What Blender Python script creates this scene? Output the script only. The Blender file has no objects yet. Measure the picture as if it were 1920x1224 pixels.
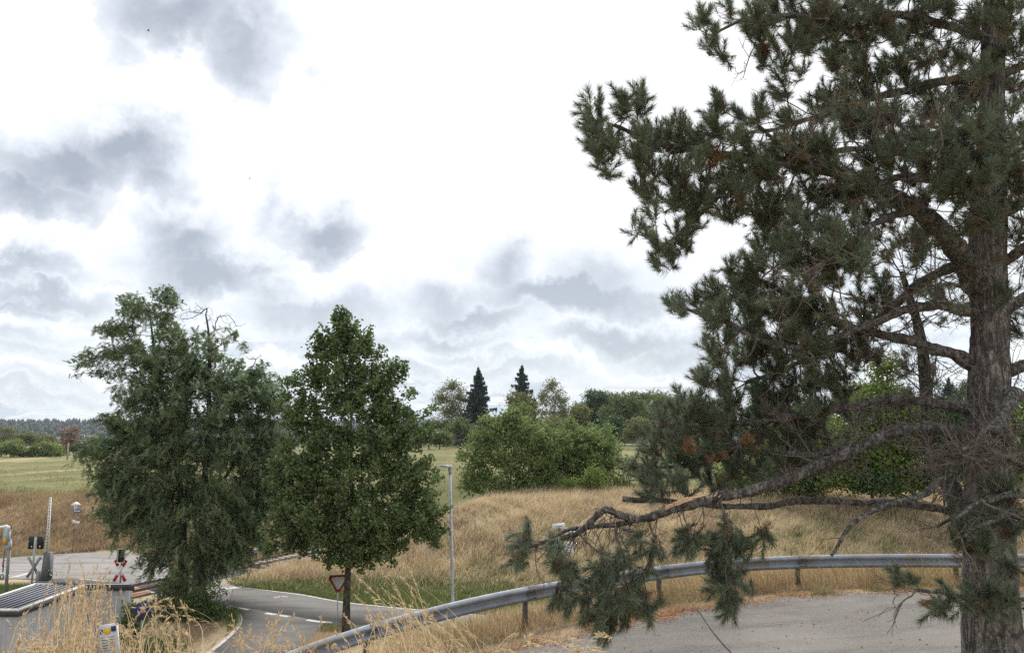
import bpy, math, random
import numpy as np
from mathutils import Vector, Matrix, noise as mnoise

rng = np.random.default_rng(7)
random.seed(7)
SC = bpy.context.scene
COL = SC.collection
R = math.radians
TAU = 2 * math.pi

# ------------------------------------------------------------------ camera
CAMZ = 10.0
PITCH = math.atan(188 / 1423)
cam_d = bpy.data.cameras.new('camera')
cam_d.sensor_width = 36.0
cam_d.lens = 36.0 * 1423 / 1920
cam_d.clip_start = 0.05
cam_d.clip_end = 9000
cam = bpy.data.objects.new('camera', cam_d)
cam.location = (0, 0, CAMZ)
cam.rotation_euler = (math.pi / 2 + PITCH, 0, 0)
COL.objects.link(cam)
SC.camera = cam

# ------------------------------------------------------------------ view
SC.view_settings.view_transform = 'Standard'
SC.view_settings.look = 'None'
SC.view_settings.gamma = 1.0
SC.view_settings.use_curve_mapping = False
SC.view_settings.exposure = 0.9
try:
    SC.cycles.max_bounces = 7
    SC.cycles.diffuse_bounces = 3
    SC.cycles.transmission_bounces = 3
    SC.cycles.transparent_max_bounces = 8
    SC.cycles.volume_bounces = 0
    SC.cycles.use_denoising = False
except Exception:
    pass

SUN_EL, SUN_AZ = R(52), R(12)          # behind thin cloud, ahead of the camera and a little right
# ------------------------------------------------------------------ sun
sun_d = bpy.data.lights.new('sun', 'SUN')
sun_d.energy = 2.4
sun_d.angle = R(12)
sun_d.color = (1.0, 0.95, 0.87)
sun = bpy.data.objects.new('sun', sun_d)
sdir = Vector((math.sin(SUN_AZ) * math.cos(SUN_EL), math.cos(SUN_AZ) * math.cos(SUN_EL), math.sin(SUN_EL)))
sun.rotation_euler = sdir.to_track_quat('Z', 'Y').to_euler()
COL.objects.link(sun)


def ray(px, py):
    a = (px - 960) / 1423
    b = (612 - py) / 1423
    return Vector((a, math.cos(PITCH) - b * math.sin(PITCH), math.sin(PITCH) + b * math.cos(PITCH)))


def P(px, py, D):
    d = ray(px, py)
    k = D / d.y
    return Vector((d.x * k, D, CAMZ + d.z * k))


def G(px, py, z=0.0):
    d = ray(px, py)
    k = (z - CAMZ) / d.z
    return Vector((d.x * k, d.y * k, z))


# ------------------------------------------------------------------ sky
class NT:
    """tiny helper to wire nodes"""
    def __init__(s, tree):
        s.t = tree
        s.n = tree.nodes
        s.l = tree.links

    def new(s, typ, **kw):
        nd = s.n.new(typ)
        for k, v in kw.items():
            setattr(nd, k, v)
        return nd

    def put(s, sock, v):
        if isinstance(v, bpy.types.NodeSocket):
            s.l.new(v, sock)
        elif v is not None:
            sock.default_value = v

    def math(s, op, a, b=None, c=None, clamp=False):
        nd = s.new('ShaderNodeMath', operation=op, use_clamp=clamp)
        for i, v in enumerate((a, b, c)):
            if v is not None:
                s.put(nd.inputs[i], v)
        return nd.outputs[0]

    def vmath(s, op, a, b=None, scale=None):
        nd = s.new('ShaderNodeVectorMath', operation=op)
        s.put(nd.inputs[0], a)
        if b is not None:
            s.put(nd.inputs[1], b)
        if scale is not None:
            s.put(nd.inputs['Scale'], scale)
        return nd.outputs['Value'] if op in ('LENGTH', 'DOT_PRODUCT', 'DISTANCE') else nd.outputs[0]

    def noise(s, vec, scale, detail=4, rough=0.55, dist=0.0, out='Fac'):
        nd = s.new('ShaderNodeTexNoise')
        if vec is not None:
            s.l.new(vec, nd.inputs['Vector'])
        nd.inputs['Scale'].default_value = scale
        nd.inputs['Detail'].default_value = detail
        nd.inputs['Roughness'].default_value = rough
        nd.inputs['Distortion'].default_value = dist
        return nd.outputs[out]

    def smooth(s, v, a, b, lo=0.0, hi=1.0, kind='SMOOTHSTEP'):
        nd = s.new('ShaderNodeMapRange', interpolation_type=kind)
        s.put(nd.inputs['Value'], v)
        for nm, x in (('From Min', a), ('From Max', b), ('To Min', lo), ('To Max', hi)):
            s.put(nd.inputs[nm], x)
        return nd.outputs[0]

    def mix(s, f, a, b, mode='MIX'):
        nd = s.new('ShaderNodeMix', data_type='RGBA', blend_type=mode)
        s.put(nd.inputs[0], f)
        for sock, v in ((nd.inputs[6], a), (nd.inputs[7], b)):
            if isinstance(v, (tuple, list)):
                v = tuple(v) + ((1.0,) if len(v) == 3 else ())
            s.put(sock, v)
        return nd.outputs[2]

    def ramp(s, v, stops):
        nd = s.new('ShaderNodeValToRGB')
        e = nd.color_ramp.elements
        while len(e) < len(stops):
            e.new(0.5)
        for el, (p, c) in zip(e, stops):
            el.position = p
            el.color = tuple(c) + (1.0,)
        s.put(nd.inputs[0], v)
        return nd.outputs[0]


def build_world():
    w = bpy.data.worlds.new('World')
    SC.world = w
    w.use_nodes = True
    t = NT(w.node_tree)
    t.n.clear()
    out = t.new('ShaderNodeOutputWorld')
    tc = t.new('ShaderNodeTexCoord').outputs['Generated']
    sky = t.new('ShaderNodeTexSky', sky_type='NISHITA')
    sky.sun_disc = False
    sky.sun_elevation = SUN_EL
    sky.sun_rotation = SUN_AZ
    sky.altitude = 300
    sky.dust_density = 2.0
    bg1 = t.new('ShaderNodeBackground')
    t.l.new(sky.outputs[0], bg1.inputs[0])
    bg1.inputs[1].default_value = 0.11
    # wobble the lookup direction so that cloud outlines are ragged
    nv = t.noise(tc, 5.0, 6, 0.6, out='Color')
    off = t.vmath('SUBTRACT', nv, (0.5, 0.5, 0.5))
    d = t.vmath('ADD', tc, t.vmath('SCALE', off, scale=0.16))
    nv2 = t.noise(tc, 21.0, 7, 0.62, out='Color')
    d = t.vmath('ADD', d, t.vmath('SCALE', t.vmath('SUBTRACT', nv2, (0.5, 0.5, 0.5)), scale=0.05))
    blobs = [
        (370, 30, 150, 55, 1.0), (470, 85, 75, 60, 0.9), (250, 100, 60, 50, .55), (490, 160, 50, 45, .6), (580, 150, 30, 30, .4),
        (210, 275, 115, 60, 1.2), (120, 300, 130, 55, 1.1), (280, 320, 70, 45, 1.0), (50, 350, 130, 45, .95), (100, 385, 110, 25, .6),
        (340, 450, 85, 65, 1.15), (300, 420, 70, 50, .9), (390, 495, 150, 45, 1.15), (500, 500, 60, 32, .85),
        (620, 440, 85, 50, 1.2), (560, 430, 80, 35, .7), (500, 400, 40, 40, .6),
        (760, 700, 160, 26, .8), (1000, 690, 200, 30, .8), (300, 560, 160, 26, .6), (1250, 650, 120, 34, .9), (700, 640, 120, 30, .7), (60, 720, 170, 26, .7), (40, 600, 120, 24, .7), (20, 475, 120, 32, 1.0), (70, 525, 130, 26, 1.0), (40, 552, 110, 18, .9),
        (590, 575, 140, 45, 1.0), (690, 590, 40, 40, .6), (520, 540, 90, 35, .7),
        (950, 490, 65, 60, .95), (1080, 540, 220, 38, 1.25), (840, 555, 110, 50, .85), (1150, 500, 130, 60, .75),
        (900, 590, 160, 30, 1.1), (840, 630, 160, 26, 1.0), (1170, 620, 180, 32, 1.1), (900, 665, 160, 22, .8),
        (60, 630, 120, 26, .65), (90, 690, 150, 25, .6), (560, 680, 100, 25, .6), (1200, 560, 200, 30, .9),
    ]
    val = tone = None
    for (px, py, rx, ry, amp) in blobs:
        c = ray(px, py).normalized()
        e1 = Vector((0, 0, 1)).cross(c).normalized()
        e2 = c.cross(e1).normalized()
        rot = Matrix((e1, c, e2)).transposed().to_euler()
        mp = t.new('ShaderNodeMapping', vector_type='TEXTURE')
        t.l.new(d, mp.inputs['Vector'])
        mp.inputs['Location'].default_value = c
        mp.inputs['Rotation'].default_value = rot
        k = 1.45 / 1423 * math.cos(math.atan((px - 960) / 1423))
        mp.inputs['Scale'].default_value = (rx * k, 0.3, ry * k * 1.05)
        ln = t.vmath('LENGTH', mp.outputs[0])
        v = t.math('MULTIPLY_ADD', ln, -amp, amp)
        v = t.math('MAXIMUM', v, 0.0)
        sp_ = t.new('ShaderNodeSeparateXYZ')
        t.l.new(mp.outputs[0], sp_.inputs[0])
        tn = t.math('MULTIPLY', v, t.math('MULTIPLY_ADD', sp_.outputs[2], -1.05, 1.0))
        tone = tn if tone is None else t.math('MAXIMUM', tone, tn)
        if val is None:
            val = v
        else:
            nd = t.new('ShaderNodeMath', operation='SMOOTH_MAX')
            t.l.new(val, nd.inputs[0])
            t.l.new(v, nd.inputs[1])
            nd.inputs[2].default_value = 0.15
            val = nd.outputs[0]
    # a loose broken layer everywhere, seen flat from below
    sep = t.new('ShaderNodeSeparateXYZ')
    t.l.new(tc, sep.inputs[0])
    z = t.math('MAXIMUM', sep.outputs[2], 0.0)
    h = t.math('ADD', z, 0.10)
    cmb = t.new('ShaderNodeCombineXYZ')
    t.l.new(t.math('DIVIDE', sep.outputs[0], h), cmb.inputs[0])
    t.l.new(t.math('DIVIDE', sep.outputs[1], h), cmb.inputs[1])
    flat = t.noise(cmb.outputs[0], 0.85, 8, 0.6)
    behind = t.smooth(sep.outputs[1], 0.55, 0.1)
    gen = t.math('MULTIPLY', t.smooth(flat, 0.47, 0.72), t.math('MULTIPLY_ADD', behind, 0.30, t.math('MULTIPLY_ADD', t.smooth(sep.outputs[2], 0.27, 0.08), 0.50, 0.40)))
    puff = t.noise(tc, 26.0, 6, 0.6)
    val = t.math('MAXIMUM', val, gen)
    tone = t.math('MAXIMUM', tone, t.math('MULTIPLY', gen, .9))
    big = t.noise(tc, 9.0, 5, 0.55)
    val = t.math('ADD', val, t.math('MULTIPLY', t.math('SUBTRACT', big, 0.5), 0.72))
    val = t.math('ADD', val, t.math('MULTIPLY', t.math('SUBTRACT', puff, 0.5), 0.42))
    # cloud tones
    white = t.mix(t.smooth(sep.outputs[2], 0.0, 0.32), (0.46, 0.50, 0.545), (0.60, 0.608, 0.618))
    # pale blue gaps and thin streaks near the horizon
    mp = t.new('ShaderNodeMapping')
    t.l.new(d, mp.inputs[0])
    mp.inputs['Scale'].default_value = (1, 1, 5.5)
    streak = t.noise(mp.outputs[0], 5.0, 7, 0.62)
    low = t.smooth(sep.outputs[2], 0.30, 0.03)
    sm = t.math('MULTIPLY', t.smooth(streak, 0.42, 0.60), low)
    white = t.mix(t.math('MULTIPLY', sm, 0.85), white, (0.31, 0.352, 0.408))
    hz = t.smooth(sep.outputs[2], 0.06, -0.01)
    white = t.mix(t.math('MULTIPLY', hz, 0.55), white, (0.40, 0.47, 0.54))
    ns_ = t.math('ADD', t.math('MULTIPLY', t.math('SUBTRACT', big, 0.5), 0.45), t.math('MULTIPLY', t.math('SUBTRACT', puff, 0.5), 0.35))
    tone = t.math('MINIMUM', t.math('ADD', tone, ns_), t.math('MULTIPLY_ADD', val, 1.0, .25))
    # thin veil to thick underside: white, pale grey, blue grey
    body = t.ramp(t.smooth(tone, 0.0, 1.05, kind='LINEAR'), [(0.0, (.60, .608, .618)), (0.16, (.565, .575, .588)), (0.28, (.515, .535, .566)), (0.50, (.425, .448, .486)), (0.72, (.33, .354, .393)), (1.0, (.235, .258, .297))])
    veil = t.ramp(t.smooth(tone, 0.0, 1.05, kind='LINEAR'), [(0.0, (.58, .60, .62)), (0.2, (.54, .56, .59)), (0.45, (.46, .495, .535)), (1.0, (.355, .39, .435))])
    grey = t.mix(t.math('MULTIPLY', low, 0.6), body, veil)
    colr = t.mix(t.smooth(val, .10, .30), white, grey)
    bg2 = t.new('ShaderNodeBackground')
    t.l.new(colr, bg2.inputs[0])
    bg2.inputs[1].default_value = 1.0
    mx = t.new('ShaderNodeMixShader')
    mx.inputs[0].default_value = 0.94
    t.l.new(bg1.outputs[0], mx.inputs[1])
    t.l.new(bg2.outputs[0], mx.inputs[2])
    t.l.new(mx.outputs[0], out.inputs[0])
    w.cycles.sampling_method = 'MANUAL'
    w.cycles.sample_map_resolution = 512


build_world()


# ------------------------------------------------------------------ materials
def mat(name, col, var=None, scale=8.0, detail=5, rough=0.85, island=None, bump=None, transl=0.0, metal=0.0,
        stretch=None, spec=0.3, var2=None, scale2=1.0, amount2=0.6):
    """col base, var second colour by noise, island colour by piece, var2 a broad second noise"""
    m = bpy.data.materials.new(name)
    m.use_nodes = True
    t = NT(m.node_tree)
    b = t.n['Principled BSDF']
    out = t.n['Material Output']
    b.inputs['Roughness'].default_value = rough
    b.inputs['Metallic'].default_value = metal
    b.inputs['Specular IOR Level'].default_value = spec
    pos = t.new('ShaderNodeNewGeometry')
    vec = t.new('ShaderNodeTexCoord').outputs['Object']
    if stretch:
        mp = t.new('ShaderNodeMapping')
        t.l.new(vec, mp.inputs[0])
        mp.inputs['Scale'].default_value = stretch
        vec = mp.outputs[0]
    c = tuple(col) + (1.0,)
    if var is not None:
        n = t.noise(vec, scale, detail)
        c = t.mix(t.smooth(n, 0.35, 0.65), col, var)
    if var2 is not None:
        n = t.noise(vec, scale2, 4)
        c = t.mix(t.math('MULTIPLY', t.smooth(n, 0.45, 0.62), amount2), c, var2)
    if island is not None:
        c = t.mix(pos.outputs['Random Per Island'], c, island)
    t.put(b.inputs['Base Color'], c)
    if bump:
        n = t.noise(vec, bump[0], 6, 0.6)
        bp = t.new('ShaderNodeBump')
        bp.inputs['Strength'].default_value = bump[1]
        bp.inputs['Distance'].default_value = bump[2]
        t.l.new(n, bp.inputs['Height'])
        t.l.new(bp.outputs[0], b.inputs['Normal'])
    if transl > 0:
        tr = t.new('ShaderNodeBsdfTranslucent')
        t.put(tr.inputs[0], c)
        ms = t.new('ShaderNodeMixShader')
        ms.inputs[0].default_value = transl
        t.l.new(b.outputs[0], ms.inputs[1])
        t.l.new(tr.outputs[0], ms.inputs[2])
        t.l.new(ms.outputs[0], out.inputs[0])
    return m


def bark_mat(name, dark, light, lichen=None, sc=1.0, lich_amt=0.5):
    m = bpy.data.materials.new(name)
    m.use_nodes = True
    t = NT(m.node_tree)
    b = t.n['Principled BSDF']
    b.inputs['Roughness'].default_value = 0.95
    b.inputs['Specular IOR Level'].default_value = 0.1
    tc = t.new('ShaderNodeTexCoord').outputs['Object']
    mp = t.new('ShaderNodeMapping')
    t.l.new(tc, mp.inputs[0])
    mp.inputs['Scale'].default_value = (sc, sc, sc * 0.24)
    r1 = t.noise(mp.outputs[0], 5.5, 7, 0.6, 0.8)
    r2 = t.noise(mp.outputs[0], 15.0, 6, 0.6, 0.4)
    e1 = t.math('ABSOLUTE', t.math('SUBTRACT', r1, .5))
    e2 = t.math('ABSOLUTE', t.math('SUBTRACT', r2, .5))
    crack = t.math('MULTIPLY', t.smooth(e1, 0.0, 0.075), t.math('MULTIPLY_ADD', t.smooth(e2, 0.0, 0.06), .5, .5))
    n = t.noise(tc, 26 * sc, 6, 0.65)
    c = t.mix(t.smooth(n, .3, .7), dark, light)
    c = t.mix(crack, tuple(x * .45 for x in dark), c)
    if lichen:
        n2 = t.noise(tc, 7 * sc, 6, .7)
        c = t.mix(t.math('MULTIPLY', t.smooth(n2, .5, .62), lich_amt), c, lichen)
    t.put(b.inputs['Base Color'], c)
    hgt = t.math('ADD', t.math('MULTIPLY', crack, .7), t.math('MULTIPLY', n, .5))
    bp = t.new('ShaderNodeBump')
    bp.inputs['Strength'].default_value = 0.9
    bp.inputs['Distance'].default_value = 0.03
    t.l.new(hgt, bp.inputs['Height'])
    t.l.new(bp.outputs[0], b.inputs['Normal'])
    return m


def grass_mat(name, gold, brown, green, transl=0.35, blade=True, greenness=0.0):
    """dry meadow colours from world position so blades and soil agree"""
    m = bpy.data.materials.new(name)
    m.use_nodes = True
    t = NT(m.node_tree)
    b = t.n['Principled BSDF']
    out = t.n['Material Output']
    b.inputs['Roughness'].default_value = 0.8
    b.inputs['Specular IOR Level'].default_value = 0.15
    ge = t.new('ShaderNodeNewGeometry')
    pos = ge.outputs['Position']
    n1 = t.noise(pos, 0.22, 5, .6)
    n2 = t.noise(pos, 0.55, 5, .65)
    c = t.mix(t.smooth(n1, .40, .62), gold, brown)
    if green is not None:
        at = t.new('ShaderNodeAttribute', attribute_name='green')
        g = t.math('ADD', at.outputs['Fac'], greenness)
        g = t.math('ADD', g, t.math('MULTIPLY', t.math('SUBTRACT', n2, .5), 1.2))
        c = t.mix(t.smooth(g, .25, .75), c, green)
    if blade:
        rnd = ge.outputs['Random Per Island']
        c = t.mix(t.math('MULTIPLY', t.smooth(rnd, .35, 1.0), .8), c, tuple(min(1, x * 1.45) for x in gold))
        c = t.mix(t.math('MULTIPLY', t.smooth(rnd, .35, .0), .55), c, tuple(x * .6 for x in brown))
    t.put(b.inputs['Base Color'], c)
    if transl:
        tr = t.new('ShaderNodeBsdfTranslucent')
        t.put(tr.inputs[0], c)
        ms = t.new('ShaderNodeMixShader')
        ms.inputs[0].default_value = transl
        t.l.new(b.outputs[0], ms.inputs[1])
        t.l.new(tr.outputs[0], ms.inputs[2])
        t.l.new(ms.outputs[0], out.inputs[0])
    return m


def leaf_mat(name, a, b_, c_=None, transl=0.3, rough=0.6, spec=.25, clump=(0.9, .35, 1.35)):
    m = bpy.data.materials.new(name)
    m.use_nodes = True
    t = NT(m.node_tree)
    b = t.n['Principled BSDF']
    out = t.n['Material Output']
    b.inputs['Roughness'].default_value = rough
    b.inputs['Specular IOR Level'].default_value = spec
    ge = t.new('ShaderNodeNewGeometry')
    rnd = ge.outputs['Random Per Island']
    stops = [(0.0, a), (1.0, b_)] if c_ is None else [(0.0, a), (0.88, b_), (1.0, c_)]
    c = t.ramp(rnd, stops)
    n = t.noise(ge.outputs['Position'], clump[0], 3)
    c = t.mix(t.math('MULTIPLY', t.smooth(n, .4, .62), clump[1]), c, tuple(x * clump[2] for x in b_))
    t.put(b.inputs['Base Color'], c)
    tr = t.new('ShaderNodeBsdfTranslucent')
    t.put(tr.inputs[0], c)
    ms = t.new('ShaderNodeMixShader')
    ms.inputs[0].default_value = transl
    t.l.new(b.outputs[0], ms.inputs[1])
    t.l.new(tr.outputs[0], ms.inputs[2])
    t.l.new(ms.outputs[0], out.inputs[0])
    return m


M = {}
M['galv'] = mat('galvanised_steel', (.36, .39, .43), (.45, .48, .52), 5, rough=.5, metal=.25, var2=(.24, .22, .21), scale2=1.3, amount2=.45)
M['rail_beam'] = mat('rail_steel', (.21, .24, .285), (.27, .30, .35), 3.5, rough=.5, metal=.2, var2=(.20, .155, .12), scale2=1.4, amount2=.5)
M['post_dark'] = mat('weathered_post', (.09, .085, .08), (.16, .14, .12), 9, rough=.8)
M['pole'] = mat('pole_grey', (.33, .36, .40), (.42, .45, .48), 8, rough=.55)
M['dark_grey'] = mat('dark_grey_paint', (.10, .11, .115), (.14, .15, .15), 6, rough=.6)
M['grey'] = mat('mid_grey_paint', (.22, .235, .24), (.28, .29, .29), 6, rough=.7)
M['black'] = mat('black_plastic', (.015, .016, .018), (.028, .028, .03), 9, rough=.5)
M['white'] = mat('white_paint', (.76, .77, .77), (.66, .66, .65), 4, rough=.5)
M['sign_white'] = mat('sign_white', (.80, .81, .82), (.72, .73, .74), 2, rough=.45)
M['shaded_red'] = mat('shaded_sign_red', (.20, .025, .035), (.15, .02, .03), 3, rough=.5)  # shade on the backlit give way sign, put into this red and the next white
M['shaded_white'] = mat('shaded_sign_white', (.42, .43, .45), (.36, .37, .39), 2, rough=.5)
M['red'] = mat('sign_red', (.50, .02, .03), (.42, .03, .035), 3, rough=.45)
M['blue'] = mat('sign_blue', (.05, .12, .36), (.06, .13, .33), 3, rough=.45)
M['navy'] = mat('navy_print', (.022, .03, .09), (.03, .04, .11), 3, rough=.5)
M['yellow'] = mat('yellow_print', (.70, .50, .03), (.60, .42, .03), 3, rough=.5)
M['board_white'] = mat('weathered_white', (.56, .57, .6), (.47, .48, .52), 9, rough=.6)
M['batten'] = mat('batten_grey', (.30, .31, .33), (.26, .27, .29), 3, rough=.7)
M['ink'] = mat('dark_print', (.12, .12, .15), None, rough=.6)
M['orange_print'] = mat('orange_label', (.65, .33, .04), None, rough=.5)
M['wall_sheet'] = mat('shed_sheet', (.34, .37, .43), (.39, .42, .47), 2, rough=.55, var2=(.27, .29, .33), scale2=.6, amount2=.5)
M['roof_dark'] = mat('roof_felt', (.030, .032, .042), (.05, .052, .06), 5, rough=.75)
M['panel_dark'] = mat('dark_roof_panel', (.022, .024, .04), (.03, .034, .05), 3, rough=.9, spec=.05)
M['brick_pave'] = mat('clay_paving', (.40, .22, .13), (.33, .19, .12), 4, rough=.9)
M['rust'] = mat('rusty_rail', (.16, .10, .075), (.23, .15, .11), 14, rough=.7)
M['railtop'] = mat('rail_top', (.32, .30, .29), (.22, .19, .17), 10, rough=.4, metal=.4)
M['sleeper'] = mat('sleeper_concrete', (.40, .37, .34), (.30, .27, .24), 7, rough=.9)
M['ballast'] = mat('ballast_stone', (.24, .20, .18), (.34, .30, .27), 22, rough=.95, island=(.15, .13, .12))
M['wood'] = mat('fresh_broken_wood', (.66, .43, .24), (.48, .29, .155), 9, rough=.9, stretch=(.25, 1, 2.2), island=(.62, .43, .27), bump=(60, .6, .01))
M['cone'] = mat('cone_brown', (.10, .065, .045), (.16, .11, .08), 30, rough=.85)
M['pine_bark'] = bark_mat('pine_bark', (.16, .145, .135), (.33, .305, .29), (.30, .305, .28), 1.0, .4)
M['limb_bark'] = bark_mat('limb_bark', (.125, .108, .098), (.26, .235, .22), (.31, .325, .295), 1.8, .55)
M['lichen_bark'] = bark_mat('lichen_bark', (.15, .14, .13), (.26, .255, .235), (.36, .38, .33), 2.5, .75)
M['twig'] = mat('pine_twig', (.105, .085, .075), (.20, .17, .15), 9, rough=.95)
M['oak_bark'] = bark_mat('oak_bark', (.085, .075, .06), (.17, .15, .125), (.18, .18, .13), 1.0, .3)
M['birch_bark'] = mat('pale_bark', (.42, .40, .37), (.18, .16, .14), 3, rough=.9)
M['far_bark'] = mat('far_bark', (.10, .08, .065), (.14, .12, .10), 3, rough=.95)
M['dead_twig'] = mat('dead_twig', (.14, .12, .105), (.2, .18, .16), 5, rough=.95)
M['needle'] = leaf_mat('pine_needles', (.070, .098, .066), (.170, .208, .135), (.22, .18, .12), .25, .5, .3, (2.4, .5, 1.25))
M['needle_in'] = leaf_mat('inner_needles', (.075, .060, .042), (.185, .14, .090), (.07, .095, .05), .2, .6, .2)
M['needle_dead'] = leaf_mat('dead_needles', (.20, .11, .06), (.33, .19, .10), None, .2, .7, .1)
M['locust_leaf'] = leaf_mat('locust_leaves', (.095, .142, .078), (.185, .245, .125), (.2, .21, .11), .34)
M['oak_leaf'] = leaf_mat('oak_leaves', (.060, .100, .040), (.140, .195, .076), (.20, .21, .09), .3)
M['walnut_leaf'] = leaf_mat('bush_leaves', (.105, .16, .052), (.19, .25, .082), (.27, .30, .13), .42)
M['bright_leaf'] = leaf_mat('bright_leaves', (.085, .145, .034), (.165, .225, .05), (.24, .26, .08), .4)
M['shrub_leaf'] = leaf_mat('shrub_leaves', (.05, .085, .03), (.10, .145, .05), (.16, .15, .07), .3)
M['birch_leaf'] = leaf_mat('birch_leaves', (.125, .145, .062), (.20, .20, .09), (.25, .21, .11), .38)
M['willow_leaf'] = leaf_mat('pale_leaves', (.12, .14, .055), (.19, .20, .08), (.25, .22, .10), .35)
M['spruce_leaf'] = leaf_mat('spruce_needles', (.022, .038, .032), (.045, .068, .052), None, .1)
M['fruit_leaf'] = leaf_mat('orchard_leaves', (.085, .12, .045), (.15, .19, .07), (.2, .2, .09), .3)
M['fruit_bright'] = leaf_mat('orchard_leaves_light', (.13, .18, .055), (.21, .26, .085), (.25, .26, .1), .35)
M['dark_leaf'] = leaf_mat('dark_round_leaves', (.040, .075, .030), (.080, .125, .050), None, .25)
M['mid_leaf'] = leaf_mat('mid_round_leaves', (.075, .115, .040), (.14, .18, .06), (.22, .2, .08), .3)
M['red_leaf'] = leaf_mat('dry_red_leaves', (.17, .115, .09), (.25, .165, .125), None, .3)
M['forest'] = leaf_mat('forest_crowns', (.012, .022, .022), (.024, .038, .034), None, .05)
M['litter'] = leaf_mat('fallen_needles', (.24, .12, .065), (.36, .19, .10), (.15, .09, .06), .1, .9, .1)
GOLD, BROWN, GREEN = (.57, .475, .315), (.35, .27, .185), (.13, .165, .06)
M['dry_blade'] = grass_mat('dry_grass_blades', GOLD, BROWN, GREEN, .3)
M['meadow_blade'] = grass_mat('meadow_blades', (.17, .158, .072), (.135, .125, .065), (.105, .135, .048), .3, greenness=.1)
M['lawn_blade'] = grass_mat('verge_grass_blades', (.215, .205, .09), (.165, .15, .08), (.115, .175, .05), .35, greenness=.25)
M['strip_blade'] = grass_mat('strip_grass_blades', (.47, .37, .22), (.34, .25, .155), (.15, .19, .07), .35)
M['bank_brown'] = grass_mat('brown_bank_blades', (.42, .325, .205), (.25, .175, .115), (.12, .145, .06), .3)
M['tall_blade'] = grass_mat('tall_grass_stalks', (.52, .42, .27), (.42, .32, .20), None, .3)


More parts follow.
